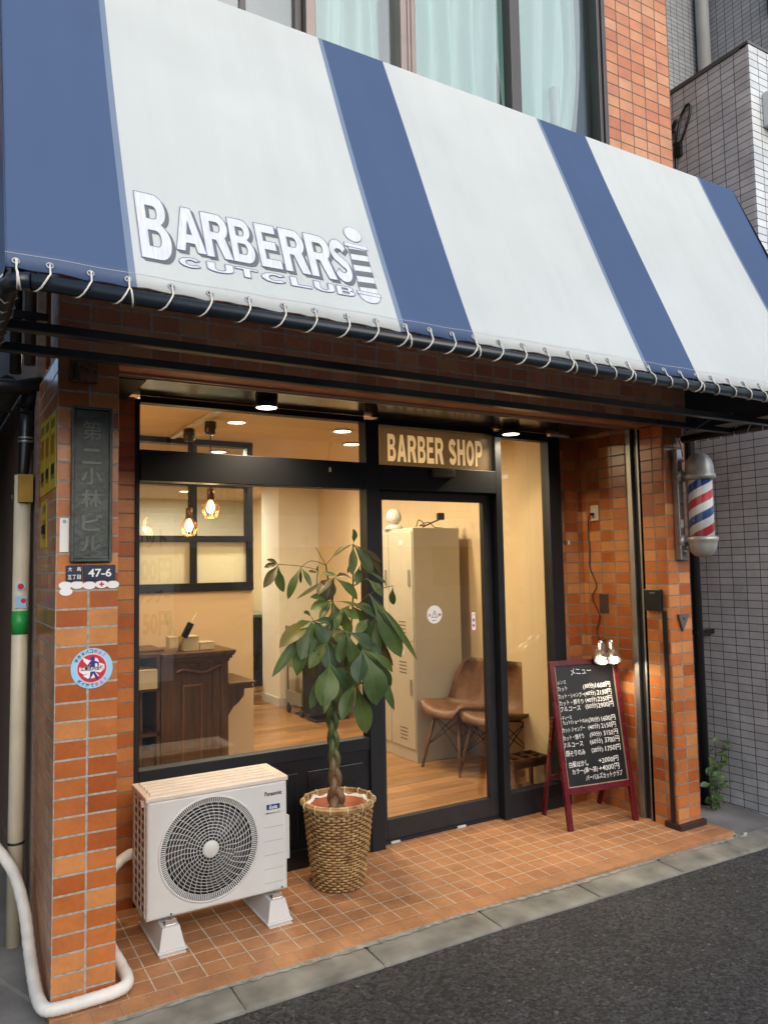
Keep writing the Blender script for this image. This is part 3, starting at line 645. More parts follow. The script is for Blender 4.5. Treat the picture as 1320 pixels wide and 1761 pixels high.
for X, sg in ((AX0+.012, -1), (AX1-.03, 1)):
    def side_lace(i, y, yn, X=X, sg=sg):
        return [Vector((X, y, PZ+.05)), Vector((X-.03, y+.005, PZ+.012)), Vector((X-.03, y+.02, PZ-.012)), Vector((X-.005, y+.035, PZ-.031)), Vector((X+.028, y+.05, PZ-.006)), Vector((X+.02, yn-.01, PZ+.04))]
    lacing(side_lace, [2.2+.09*k for k in range(10)], 'lacing_cord')
g = G(); g.box(AX1-.045, AX1-.035, 2.2, 3.10, PZ+.018, PZ+.05); part('side_hem', g, mat('grey_white_hem', (.45, .47, .48), .7, 0, .1, 10), A)
g = G(); g.tube([(3.62, 2.5, 2.37), (3.60, 2.62, 2.36), (3.58, 2.75, 2.30), (3.95, 3.11, 2.36), (3.97, 3.11, 2.30), (3.985, 3.11, 2.24)], .0035, 6); part('loose_cord', g, M_GREYP, A)
# logo on the canopy: letters with drop shadow and outline
LX = [('B', .492, .586, .125, .397), ('A', .598, .690, .184, .371), ('R', .689, .774, .180, .369), ('B', .774, .850, .180, .368), ('E', .864, .936, .180, .368), ('R', .945, 1.034, .180, .369), ('R', 1.036, 1.130, .180, .370), ('S', 1.126, 1.194, .178, .372)]
M_LOGOW = mat('faded_white_print', (.60, .635, .67), .5, 0, .14, 30, stretch=(6, 1, .4)); M_LOGOS = mat('grey_print_shadow', (.125, .137, .147), .6, 0, .15, 30); M_LOGOB = mat('faded_violet_outline', (.16, .17, .32), .6, 0, .1, 30)
gs, go, gw = G(), G(), G()
def logo(ch, x0, x1, y0, y1, w, shad):
    put_block(gw, ch, lambda a, b: aw(a, b, sag(a, b)+.0026), x0, x1, y0, y1)
    put_outline(go, ch, lambda a, b: aw(a, b, sag(a, b)+.0032), x0, x1, y0, y1, w)
    if shad:
        for k in range(1, 7): put_block(gs, ch, lambda a, b, k=k: aw(a+.0018*k, b-.0018*k, sag(a, b)+.0020-.0001*k), x0, x1, y0, y1)
for ch, x0, x1, y0, y1 in LX: logo(ch, x0, x1, y0, y1, .0024, True)
cx = .601
for ch, x0, x1 in (('C', .600, .672), ('U', .684, .766), ('T', .772, .846), ('C', .856, .944), ('L', .952, 1.024), ('U', 1.034, 1.108), ('B', 1.116, 1.182)):
    logo(ch, x0, x1, .119, .158, .0024, False)
# little barber pole in the logo
def ell(gg, cx_, cy_, rx, ry, e, half=None):
    pts = [aw(cx_+rx*math.cos(a*math.pi/18), cy_+ry*math.sin(a*math.pi/18), sag(cx_, cy_)+e) for a in (range(37) if half is None else range(18, 37))]
    gg.add(pts, [tuple(range(len(pts)))])
def rect(gg, a, b, e): gg.add([aw(x, y, sag(x, y)+e) for x, y in ((a[0], a[1]), (b[0], a[1]), (b[0], b[1]), (a[0], b[1]))], [(0, 1, 2, 3)])
ell(go, 1.239, .418, .036, .036, .002); ell(gw, 1.239, .418, .0335, .0335, .0028)
rect(go, (1.192, .352), (1.286, .372), .002); rect(gw, (1.1945, .3545), (1.2835, .3695), .0028)
rect(go, (1.204, .150), (1.278, .352), .002); rect(gw, (1.2065, .152), (1.2755, .350), .0028)
for k in range(4):
    y = .168+.05*k
    gs.add([aw(x, yy, sag(x, yy)+.0034) for x, yy in ((1.207, y), (1.275, y+.006), (1.275, y+.03), (1.207, y+.024))], [(0, 1, 2, 3)])
rect(go, (1.192, .136), (1.286, .152), .002); rect(gw, (1.1945, .1385), (1.2835, .1495), .0028)
ell(go, 1.239, .137, .042, .034, .0016, 1); ell(gw, 1.239, .136, .039, .030, .0022, 1)
part('logo_shadow', gs, M_LOGOS, canopy, recalc=False); part('logo_outline', go, M_LOGOB, canopy, recalc=False); part('logo_lettering', gw, M_LOGOW, canopy, recalc=False)
# ------------------------------------------------------------------ downlights under the soffit
M_LAMPON = emit_mat('lit_diffuser', (1, .90, .74), 14)
DL = [(1.462, 3.66, 'black cylinder downlight glowing above the plant, left of the door sign'), (3.165, 3.76, 'black cylinder downlight glowing above the side window, right of the door sign')]
for x, y, lb in DL:
    t = thing('downlight', lb, 'ceiling lamp', (x, y, 2.475), 0, 'downlights under the soffit')
    part('housing', G().lathe([(.05, 2.475), (.058, 2.473), (.058, 2.428), (.054, 2.424), (.054, 2.43), (.0, 2.43)], (x, y, 0), 32), M_BLACK, t)
    part('diffuser', G().lathe([(0, 2.427), (.053, 2.427), (.053, 2.4285), (0, 2.4285)], (x, y, 0), 32), M_LAMPON, t)
    lamp('downlight_beam', 'AREA', (x, y, 2.418), 6, (1, .78, .50), t, shape='DISK', size=.1, spread=R(130))
# ------------------------------------------------------------------ left pillar: plates and stickers
t = thing('building_nameplate', 'tall dark bronze nameplate with raised Japanese building name on the left pillar', 'nameplate', (.518, FY, 1.637))
part('plate', G().box(.452, .586, 3.112, 3.128, 1.648, 2.228, .002), M_BRONZE, t)
g = G()
for a in ((.444, .455, 1.637, 2.239), (.583, .594, 1.637, 2.239)): g.box(a[0], a[1], 3.10, 3.128, a[2], a[3], .002)
for z in (1.637, 2.228): g.box(.455, .583, 3.10, 3.128, z, z+.011, .002)
part('border', g, M_BRONZE, t)
g = G()
M_BRONZE2 = mat('rubbed_bronze_letters', (.095, .10, .095), .38, .3, .35, 30)
for ch, z0, z1, x0, x1 in (('第', 2.11, 2.185, .483, .556), ('二', 2.015, 2.075, .483, .553), ('小', 1.935, 2.0, .480, .556), ('林', 1.845, 1.915, .480, .556), ('ビ', 1.755, 1.82, .482, .562), ('ル', 1.675, 1.735, .481, .556)):
    put_text(g, ch, flip_front(3.109), x0, x1, z0, z1, .022 if ch != '第' else .008)
part('lettering', g, M_BRONZE2, t, recalc=False)
for x0, x1, lb, tx in ((.431, .490, 'small navy address plate with white Japanese place name, left of the house number plate', 0), (.493, .612, 'navy address plate reading 47-6 under the bronze nameplate', 1)):
    t = thing('address_plate', lb, 'plate', ((x0+x1)/2, FY, 1.563))
    part('plate', G().box(x0, x1, 3.122, 3.129, 1.563, 1.624, .0015), M_NAVY, t)
    g = G()
    if tx: put_text(g, '47-6', flip_front(3.1205), x0+.017, x1-.016, 1.578, 1.610, .02)
    else:
        for ch, a, b, z in (('大', .438, .452, 1.601), ('島', .470, .485, 1.601), ('五', .437, .451, 1.571), ('丁', .454, .467, 1.571), ('目', .471, .484, 1.571)): put_text(g, ch, flip_front(3.1205), a, b, z, z+.0165, .015)
    part('lettering', g, M_WHITE, t, recalc=False)
ov = [(.430, 1.548, 'leftmost white oval sticker in the row under the navy plates'), (.472, 1.549, 'second white oval sticker from the left under the navy plates'), (.516, 1.546, 'plain white oval sticker left of the red cross one'), (.561, 1.549, 'white oval sticker with a red cross'), (.603, 1.547, 'rightmost white oval sticker at the pillar edge'), (.432, 1.524, 'lone white oval sticker below the row of ovals')]
for i, (x, z, lb) in enumerate(ov):
    t = thing('oval_sticker', lb, 'sticker', (x, FY, z-.014), 0, 'white oval stickers')
    part('sticker', G().disc((x, 3.1275-.0004*i, z), .0235, 32, sz=.64, t=.0006), M_WHITE, t)
    if i == 3:
        part('red_cross', G().box(x-.003, x+.003, 3.1252, 3.1258, z-.009, z+.009).box(x-.009, x-.0032, 3.1252, 3.1258, z-.003, z+.003).box(x+.0032, x+.009, 3.1252, 3.1258, z-.003, z+.003), M_RED, t)
t = thing('round_sticker', 'round pale blue and red no smoking sticker on the left pillar', 'sticker', (.528, FY, 1.152))
sx, sz = .528, 1.229
part('disc', G().disc((sx, 3.1275, sz), .0765, 48, t=.001), M_SKYBLUE, t)
part('pink_ring', G().disc((sx, 3.1262, sz), .0555, 48, t=.0006), M_PINK, t)
part('red_disc', G().disc((sx, 3.1252, sz), .0525, 48, t=.0006), M_RED, t)
def poly(g, pts, y, mi=0, s=1): g.add([(sx+a*s, y, sz+b*s) for a, b in pts], [tuple(range(len(pts)))], mi)
g = G()
poly(g, [(-.046, .006), (-.012, .008), (.03, .018), (.045, .012), (.046, -.004), (.03, -.018), (.008, -.012), (-.03, -.022), (-.046, -.010)], 3.1242)
poly(g, [(-.035, .044), (-.02, .036), (-.008, .03), (.005, .042), (.02, .036), (.028, .015), (-.016, .012), (-.03, .028)], 3.1243)
poly(g, [(-.032, -.027), (-.006, -.014), (.012, -.014), (.026, -.03), (.012, -.036), (-.012, -.04)], 3.1243)
part('white_splash', g, M_WHITE, t, recalc=False)
g = G()
g.add([(sx+.002+.0085*math.cos(a*math.pi/10), 3.1235, sz+.036+.0095*math.sin(a*math.pi/10)) for a in range(20)], [tuple(range(20))])
poly(g, [(-.006, .028), (.008, .029), (.024, .022), (.026, .008), (.021, .008), (.018, .018), (.010, .018), (.011, .006), (-.008, .006), (-.006, .016), (-.014, .008), (-.017, .012)], 3.1236)
poly(g, [(-.006, -.012), (.010, -.012), (.024, -.038), (.022, -.045), (.014, -.042), (.005, -.020), (-.006, -.040), (-.018, -.042), (-.008, -.034)], 3.1236)
part('walking_figure', g, M_FIGURE, t, recalc=False)
g = G(); put_text(g, '江東区内全域', flip_front(3.1228), sx-.042, sx+.042, sz-.008, sz+.009, .03); part('middle_lettering', g, M_INK, t, recalc=False)
def arc_text(gk, gr, s, red_from, a0, a1, top):
    n_ = len(s)
    for i, ch in enumerate(s):
        a = R(a0+(a1-a0)*i/(n_-1)); r = .065
        c = Vector((sx+r*math.cos(a), 3.1260, sz+r*math.sin(a)))
        ux = Vector((math.sin(a), 0, -math.cos(a)))*(1 if top else -1); uy = Vector((math.cos(a), 0, math.sin(a)))*(1 if top else -1)
        w = .0065 if ch != '！' else .002
        put_text(gr if i >= red_from else gk, ch, lambda p, q: c+ux*p+uy*q, -w, w, -.0068, .0068, .03)
gk, gr = G(), G()
arc_text(gk, gr, '歩きタバコ禁止！', 5, 150, 48, True); arc_text(gk, gr, 'ポイ捨て禁止！', 4, 225, 318, False)
part('black_lettering', gk, M_INK, t, recalc=False); part('red_lettering', gr, M_RED, t, recalc=False)
ys = [(3.150, 3.300, 1.925, 2.225, 'yellow warning sticker high on the pillar side, nearest the street'), (3.325, 3.475, 1.925, 2.235, 'yellow warning sticker high on the pillar side, middle of the three'), (3.480, 3.63, 1.925, 2.245, 'yellow warning sticker high on the pillar side, furthest from the street'), (3.40, 3.60, 1.70, 1.90, 'yellow and red warning sticker below the other three on the pillar side')]
for i, (y0, y1, z0, z1, lb) in enumerate(ys):
    t = thing('yellow_sticker', lb, 'sticker', (.394, (y0+y1)/2, z0), 0, 'yellow stickers on the left pillar')
    part('sheet', G().box(.3925, .3945, y0, y1, z0, z1), M_YELLOW, t)
    g = G(); rn = random.Random(i)
    for k in range(5): g.box(.3912, .392, y0+.03+.022*k, y0+.045+.022*k, z1-.05-.01*rn.random(), z1-.02)
    for k in range(4): g.box(.3912, .392, y0+.035+.026*k, y0+.05+.026*k, z1-.15-.02*rn.random(), z1-.08, mi=1)
    g.box(.3912, .392, y0+.03, y1-.03, z0+.06, z0+.10, mi=2); 
    for k in range(3): g.box(.3912, .392, y0+.04+.03*k, y0+.05+.03*k, z0+.04, z0+.06, mi=2)
    part('print', g, [mat('olive_print', (.20, .15, .02), .5, 0, 0), mat('ochre_print', (.35, .14, .01), .5, 0, 0), M_INK], t)
t = thing('paper_label', 'narrow white paper label stuck left of the bronze nameplate', 'label', (.423, FY, 1.675))
part('sheet', G().box(.408, .440, 3.1275, 3.129, 1.675, 1.805), M_WHITE, t)
part('green_mark', G().disc((.424, 3.127, 1.792), .007, 20, t=.0004), mat('pale_green_print', (.25, .40, .33), .5, 0, 0), t)
t = thing('rusted_box', 'rusted metal plate with a broken latch near the top of the left pillar', 'plate', (.475, FY, 2.34))
part('plate', G().box(.440, .538, 3.105, 3.129, 2.335, 2.425, .003), M_RUST, t)
part('latch', G().box(.450, .466, 3.097, 3.105, 2.345, 2.41, .002).tube([(.47, 3.104, 2.39), (.49, 3.104, 2.40)], .003, 6), M_BLACK, t)
part('screw', G().disc((.495, 3.104, 2.385), .006, 12, t=.002), M_BLACK, t); part('screw', G().disc((.525, 3.104, 2.38), .006, 12, t=.002), M_BLACK, t)
# ------------------------------------------------------------------ alley on the left
t = thing('drain_pipe', 'cream drain pipe in the dark alley left of the tiled pillar', 'pipe', (.333, 3.80, -.01))
part('pipe', G().tube([(.330, 3.80, -.02), (.337, 3.80, 2.04)], .034, 20), M_CREAMP, t)
part('green_tape', G().lathe([(.0352, 1.325), (.0352, 1.43)], (.335, 3.80, 0), 20), mat('green_tape', (.02, .30, .06), .4, 0, .15, 30), t)
part('clamp', G().lathe([(.0365, .415), (.0365, .425)], (.332, 3.80, 0), 20).box(.29, .30, 3.79, 3.85, 1.93, 1.95), M_BLACK, t)
part('yellow_cover', G().box(.315, .375, 3.745, 3.753, 1.915, 2.04).box(.315, .322, 3.753, 3.80, 1.915, 2.04).box(.368, .375, 3.753, 3.80, 1.915, 2.04), mat('dull_yellow_steel', (.34, .20, .015), .5, 0, .25, 15), t)
t = thing('pipe_sticker', 'round blue and red sticker high on the cream drain pipe', 'sticker', (.325, 3.765, 1.52), 0, 'stickers on the drain pipe')
part('disc', G().disc((.333, 3.764, 1.538), .019, 24, t=.0008), M_SKYBLUE, t); part('red_centre', G().disc((.333, 3.763, 1.538), .013, 20, t=.0006), M_RED, t)
t = thing('pipe_sticker', 'square pale blue sticker below the round one on the drain pipe', 'sticker', (.325, 3.765, 1.45), 0, 'stickers on the drain pipe')
part('sheet', G().box(.312, .356, 3.763, 3.765, 1.443, 1.495), M_SKYBLUE, t); part('red_centre', G().disc((.344, 3.7625, 1.475), .011, 20, t=.0005), M_RED, t)
t = thing('cable_duct', 'black cable duct running up the alley and bending under the awning', 'duct', (.36, 3.9, 0))
part('upright', G().tube([(.335, 3.84, 1.9), (.345, 3.84, 2.08), (.352, 3.84, 2.2), (.352, 3.84, 2.40)], [.018, .024, .030, .034], 12), M_BLACK, t)
part('branch', G().tube([(.352, 3.84, 2.36), (.37, 3.80, 2.43), (.41, 3.76, 2.47)], .034, 12).tube([(.41, 3.76, 2.46), (.30, 3.75, 2.43), (-.4, 3.75, 2.42)], .036, 12).tube([(.35, 3.7, 2.31), (-.4, 3.7, 2.30)], .006, 6), M_BLACK, t)
part('steel_band', G().lathe([(.034, 2.195), (.034, 2.205)], (.352, 3.84, 0), 16).lathe([(.034, 2.212), (.034, 2.222)], (.352, 3.84, 0), 16), M_ALU, t)
t = thing('alley_pipe', 'brown upright pipe behind the left end of the awning frame', 'pipe', (.31, 3.3, 2.4), 0, 'upright pipes behind the awning')
part('pipe', G().tube([(.318, 3.35, 2.44), (.318, 3.35, 3.9)], .022, 12), mat('brown_pipe', (.12, .08, .06), .6, 0, .2, 8), t)
t = thing('alley_pipe', 'dark upright pipe beside the brown one behind the awning frame', 'pipe', (.26, 3.3, 2.4), 0, 'upright pipes behind the awning')
part('pipe', G().tube([(.265, 3.35, 2.40), (.265, 3.35, 3.9)], .022, 12), M_BLACK, t)
part('bracket', G().box(.25, .38, 3.31, 3.33, 2.62, 2.65), M_BLACK, t)
g = G(); n_ = 40; vs = []
for i in range(n_+1):
    x = -.7+1.08*i/n_; z = .014*math.sin(i*1.6)
    vs += [(x, 3.95, 2.52+z), (x, 7.0, 2.66+z)]
g.add(vs, [(2*i, 2*i+2, 2*i+3, 2*i+1) for i in range(n_)], 0, True)
solo('corrugated_eave', 'grey corrugated metal eave roofing the alley left of the pillar', 'eave', g, mat('grey_corrugated_sheet', (.16, .17, .16), .6, .3, .2, 8), (0, 3.95, 2.5), recalc=False)
HP = [(-.02, 3.95, .62), (.14, 3.90, .52), (.25, 3.78, .42), (.315, 3.68, .33), (.345, 3.55, .22), (.352, 3.42, .12), (.355, 3.3, .065), (.358, 3.18, .04), (.375, 3.11, .028), (.42, 3.092, .026), (.52, 3.09, .026), (.61, 3.092, .028), (.655, 3.11, .03), (.672, 3.16, .032), (.668, 3.26, .04), (.648, 3.40, .08), (.655, 3.55, .17), (.70, 3.66, .25), (.78, 3.70, .30), (.86, 3.69, .31)]
def smooth(P, k=6):
    P = [Vector(p) for p in P]; out = []
    for i in range(len(P)-1):
        a = P[max(0, i-1)]; b = P[i]; c = P[i+1]; e = P[min(len(P)-1, i+2)]
        for j in range(k):
            t_ = j/k
            out.append(.5*((2*b)+(c-a)*t_+(2*a-5*b+4*c-e)*t_*t_+(3*b-a-3*c+e)*t_**3))
    out.append(P[-1]); return out
g = G(); SP = smooth(HP, 9); rn = random.Random(2)
g.tube(SP, [.0235+.0008*math.sin(i*2.2)+rn.uniform(-.0006, .0006) for i in range(len(SP))], 16); solo('wrapped_hose', 'white taped hose curling round the foot of the left pillar', 'hose', g, mat('white_hose_tape', (.66, .65, .61), .5, 0, .14, 14, .25, 50), (.5, 3.09, 0))
# ------------------------------------------------------------------ air conditioner
AX = (.797, 1.440); AY = (3.385, 3.648); AZ = (.118, .632)
t = thing('air_conditioner', 'white outdoor air conditioner unit with a round fan grille under the shop window', 'air conditioner', (1.12, 3.5, 0))
fcx, fcz, fr = 1.072, .372, .196
g = G(); K = 64          # front sheet with a round opening
def sqp(a):
    ca, sa = math.cos(a), math.sin(a); x0, x1, z0, z1 = AX[0]+.012, AX[1]-.012, AZ[0]+.012, AZ[1]-.03
    s_ = min(((x1-fcx)/ca if ca > 0 else (x0-fcx)/ca) if abs(ca) > 1e-6 else 9, ((z1-fcz)/sa if sa > 0 else (z0-fcz)/sa) if abs(sa) > 1e-6 else 9)
    return (fcx+ca*s_, AY[0], fcz+sa*s_)
angs = sorted([2*math.pi*i/K for i in range(K)] + [math.atan2(z-fcz, x-fcx) % (2*math.pi) for x in (AX[0]+.012, AX[1]-.012) for z in (AZ[0]+.012, AZ[1]-.03)])
n_ = len(angs); ro = .226
vs = [sqp(a) for a in angs] + [(fcx+ro*math.cos(a), AY[0], fcz+ro*math.sin(a)) for a in angs] + [(fcx+ro*math.cos(a), AY[0]+.02, fcz+ro*math.sin(a)) for a in angs]
g.add(vs, [(i, (i+1) % n_, n_+(i+1) % n_, n_+i) for i in range(n_)] + [(n_+i, n_+(i+1) % n_, 2*n_+(i+1) % n_, 2*n_+i) for i in range(n_)])
x0, x1, z0, z1 = AX[0]+.012, AX[1]-.012, AZ[0]+.012, AZ[1]-.03      # rounded edges of the front, sides
prof = [(0, AY[0]), (.005, AY[0]+.0015), (.009, AY[0]+.005), (.012, AY[0]+.012), (.012, AY[1])]
vs = []
for off, y in prof:
    vs += [(x0-off, y, z0-off), (x1+off, y, z0-off), (x1+off, y, z1+off), (x0-off, y, z1+off)]
g.add(vs, [(i*4+j, i*4+(j+1) % 4, i*4+4+(j+1) % 4, i*4+4+j) for i in range(4) for j in range(4)] + [(16, 17, 18, 19)], 0, False)
casing = part('casing', g, M_WHITEP, t)
g = G()
for x in (.9, 1.07, 1.41): g.disc((x, AY[0]-.001, AZ[0]+.015 if x != 1.07 else AZ[1]-.038), .004, 10, t=.002)
part('screw', g, M_INK, casing)
g = G()
for k in range(6): g.box(1.325, 1.418, AY[0]-.0015, AY[0]+.001, .162+.062*k, .1645+.062*k)
part('grooves', g, mat('groove_grey', (.40, .39, .37), .5, 0, .05, 8), casing)
g = G()      # fan grille: rings, staggered ribs, outer fins
yg = AY[0]-.012
def dome(r): return yg + .016*(r/fr)**2
for i in range(13):
    r = .036+(fr-.036)*i/12
    g.lathe([(r-.001, dome(r)), (r+.001, dome(r)), (r+.001, dome(r)+.004), (r-.001, dome(r)+.004), (r-.001, dome(r))], (fcx, 0, fcz), 72, 'y')
for i in range(12):
    ra, rb = .036+(fr-.036)*i/12, .036+(fr-.036)*(i+1)/12
    nsp = 18 if i < 2 else 30 if i < 6 else 40
    for k in range(nsp):
        a = 2*math.pi*(k+(.5 if i % 2 else 0))/nsp + .10*i
        da = .05
        p, q = Vector((fcx+ra*math.cos(a), dome(ra)+.002, fcz+ra*math.sin(a))), Vector((fcx+rb*math.cos(a+da), dome(rb)+.002, fcz+rb*math.sin(a+da)))
        g.bar(p, q, .0016, .004, (0, 1, 0))
for k in range(150):
    a = 2*math.pi*k/150
    g.bar((fcx+fr*math.cos(a), dome(fr)+.001, fcz+fr*math.sin(a)), (fcx+.222*math.cos(a), AY[0]+.001, fcz+.222*math.sin(a)), .0036, .005, (0, 1, 0))
g.lathe([(.2185, AY[0]-.004), (.222, AY[0]-.006), (.2275, AY[0]-.003), (.2285, AY[0]+.003), (.219, AY[0]+.003), (.2185, AY[0]-.004)], (fcx, 0, fcz), 90, 'y')
g.lathe([(0, yg-.003), (.030, yg-.002), (.036, yg+.002), (.036, yg+.008), (0, yg+.008)], (fcx, 0, fcz), 40, 'y')
part('fan_grille', g, M_WHITEP, t)
g = G(); g.lathe([(.222, AY[0]+.004), (.222, AY[0]+.10), (0, AY[0]+.102)], (fcx, 0, fcz), 48, 'y', caps=False); part('fan_well', g, M_INK, t)
g = G()
for k in range(3):
    a0 = 2*math.pi*k/3+.5; vs = []
    for i in range(9):
        r = .03+.155*i/8
        for j in range(7):
            a = a0+(.55+.5*i/8)*j/6*1.3
            vs.append((fcx+r*math.cos(a), AY[0]+.03+.045*j/6, fcz+r*math.sin(a)))
    g.add(vs, [(i*7+j, i*7+j+1, i*7+8+j, i*7+7+j) for i in range(8) for j in range(6)], 0, True)
part('fan', g, mat('grey_fan_blade', (.04, .042, .045), .4, 0, .1, 8), t, recalc=False)
g = G(); g.box(AX[0]-.006, AX[1]+.004, AY[0]-.004, AY[1]+.004, AZ[1]-.022, AZ[1], .005)
for k in range(5): g.box(AX[0]+.02, AX[1]-.05, AY[0]+.03+.046*k, AY[0]+.052+.046*k, AZ[1]-.002, AZ[1]+.008, .003)
g.box(AX[0]-.016, AX[0]+.01, AY[0]+.03, AY[0]+.055, AZ[1]-.045, AZ[1]-.018, .003)
part('top_panel', g, M_BEIGEP, t)
g = G()
xs = AX[0]-.004
for k in range(4): g.box(xs, xs+.004, AY[0]+.024+.063*k, AY[0]+.036+.063*k+(.02 if k == 3 else 0), AZ[0]+.01, AZ[1]-.02, mi=0)
for k in range(13): g.box(xs+.0005, xs+.004, AY[0]+.02, AY[1]-.01, AZ[0]+.015+.038*k, AZ[0]+.025+.038*k, mi=0)
g.box(xs+.0036, xs+.0039, AY[0]+.02, AY[1]-.01, AZ[0]+.02, AZ[1]-.03, mi=1)
part('side_grille', g, [M_BEIGEP, M_INK], t)
g = G(); g.prism([(3.47, .22), (3.60, .18), (3.63, .20), (3.63, .38), (3.60, .41), (3.47, .42)], lambda a, b, q: (q, a, b), AX[1], AX[1]+.045); part('side_cover', g, M_WHITEP, t)
g = G(); put_text(g, 'Panasonic', flip_front(AY[0]-.0015), 1.328, 1.412, .552, .572, .022); part('brand_lettering', g, M_INK, t, recalc=False)
bd_ = part('badge', G().box(1.337, 1.402, AY[0]-.0012, AY[0]+.0005, .489, .512), M_BLUE, t)
g = G(); put_text(g, 'Eolia', lambda a, b: (a+(b-.5)*.2, AY[0]-.002, b), 1.350, 1.390, .4925, .5085, .01); part('badge_lettering', g, M_WHITE, bd_, recalc=False)
g = G(); g.disc((1.341, AY[0]-.001, .474), .0042, 12, t=.0005); put_text(g, 'nanoe X', flip_front(AY[0]-.0015), 1.348, 1.400, .470, .479, .0); part('small_print', g, M_INK, t, recalc=False)
for x in (.89, 1.372):
    fo = part('mounting_foot', G().add([(x-.055, 3.325, .012), (x+.055, 3.325, .012), (x+.055, 3.665, .012), (x-.055, 3.665, .012), (x-.036, 3.345, .098), (x+.036, 3.345, .098), (x+.036, 3.645, .098), (x-.036, 3.645, .098)], [(0, 3, 2, 1), (4, 5, 6, 7), (0, 1, 5, 4), (1, 2, 6, 5), (2, 3, 7, 6), (3, 0, 4, 7)])
              .box(x-.062, x+.062, 3.318, 3.672, .004, .013, .003), M_WHITEP, t)
    part('rubber_mat', G().box(x-.058, x+.052, 3.30, 3.67, .0, .004), M_BEIGEP, fo)
    part('bracket', G().box(x-.022, x+.028, 3.352, 3.40, .098, .102).box(x-.02, x+.026, 3.356, 3.36, .102, .122).lathe([(0, .116), (.010, .116), (.010, .106), (.015, .106), (.015, .102), (0, .102)], (x+.004, 3.374, 0), 12), M_CHROME, fo)
# ------------------------------------------------------------------ basket, pot and money tree
BX, BY = 1.80, 3.575
t = thing('wicker_basket', 'woven brown wicker basket holding the potted tree', 'basket', (BX, BY, 0))
def basket_mat():
    m, n, l, b = nm('bamboo_strip'); g = n.new('ShaderNodeNewGeometry')
    nz = n.new('ShaderNodeTexNoise'); nz.inputs['Scale'].default_value = 22; nz.inputs['Detail'].default_value = 5; l.new(g.outputs['Position'], nz.inputs[0])
    rp = ramp(n, [(.28, (.11, .05, .018)), (.42, (.29, .165, .062)), (.6, (.40, .25, .10)), (.75, (.52, .36, .17))]); l.new(nz.outputs[0], rp.inputs[0]); l.new(rp.outputs[0], b.inputs['Base Color']); b.inputs['Roughness'].default_value = .45; return m
M_BASKET = basket_mat(); M_BASKETD = mat('dark_bamboo_stake', (.10, .05, .02), .6, 0, .3, 30)
def br(z): return .126+.050*min(1, z/.40)**.8
ns = 42; g = G(); rows = 29
for r_ in range(rows):
    z = .010+.0134*r_; P = []; K = ns*5; rn = random.Random(r_)
    for i in range(K):
        a = 2*math.pi*i/K; rr = br(z)+.0042*math.cos(ns/2*a+math.pi*(r_ % 2)); P.append((BX+rr*math.cos(a), BY+rr*math.sin(a), z+.0012*math.sin(3*a+r_)+rn.uniform(-.0007, .0007)))
    g.tube(P, .0021, 6, True, flat=2.5)
part('weave', g, M_BASKET, t, recalc=False)
g = G()
for k in range(ns):
    a = 2*math.pi*(k+.0)/ns
    g.bar((BX+br(0)*math.cos(a), BY+br(0)*math.sin(a), .0), (BX+br(.40)*math.cos(a), BY+br(.40)*math.sin(a), .405), .010, .004, (math.cos(a), math.sin(a), 0))
part('stakes', g, M_BASKETD, t, recalc=False)
g = G()
for dz, rr, r0 in ((.398, .176, .008), (.410, .180, .010), (.420, .177, .007)):
    g.tube([(BX+rr*math.cos(2*math.pi*i/64), BY+rr*math.sin(2*math.pi*i/64), dz) for i in range(64)], r0, 8, True)
for k in range(14):
    a = 2*math.pi*k/14; c = Vector((BX+.180*math.cos(a), BY+.180*math.sin(a), .409)); e = Vector((math.cos(a), math.sin(a), 0))
    g.tube([c+e*.012*math.cos(q*math.pi/5)+Vector((0, 0, .018*math.sin(q*math.pi/5))) for q in range(10)], .003, 6, True, mi=1)
part('rim', g, [M_BASKET, mat('pale_cane_tie', (.62, .52, .34), .5, 0, .1, 20)], t, recalc=False)
g = G(); g.lathe([(0, .008), (.124, .008)], (BX, BY, 0), 32); part('base', g, M_BASKETD, t)
g = G(); vs = []; K = 60
for i in range(K):
    a = 2*math.pi*i/K; w = .006*math.sin(a*7)+.005*math.sin(a*13+1)
    for rr, z in ((.166, .36), (.167, .395), (.160+w*.6, .404+w), (.146+w*.6, .392+w*.6)): vs.append((BX+rr*math.cos(a), BY+rr*math.sin(a), z))
g.add(vs, [(i*4+j, ((i+1) % K)*4+j, ((i+1) % K)*4+j+1, i*4+j+1) for i in range(K) for j in range(3)], 0, True)
solo('paper_liner', 'crumpled white liner tucked round the pot inside the basket', 'liner', g, mat('white_crumpled_paper', (.68, .64, .62), .7, 0, .1, 30), (BX, BY, .36), recalc=False)
g = G(); g.lathe([(0, .02), (.105, .02), (.138, .375), (.147, .380), (.147, .392), (.139, .394), (.132, .36), (0, .352)], (BX+.005, BY, 0), 40)
solo('terracotta_pot', 'terracotta plastic pot with the tree inside the wicker basket', 'plant pot', g, mat('terracotta_plastic', (.34, .085, .04), .45, 0, .12, 8), (BX, BY, .02))
PT = thing('money_tree', 'money tree with a braided trunk and drooping green leaves by the shop door', 'tree', (BX, BY, .35))
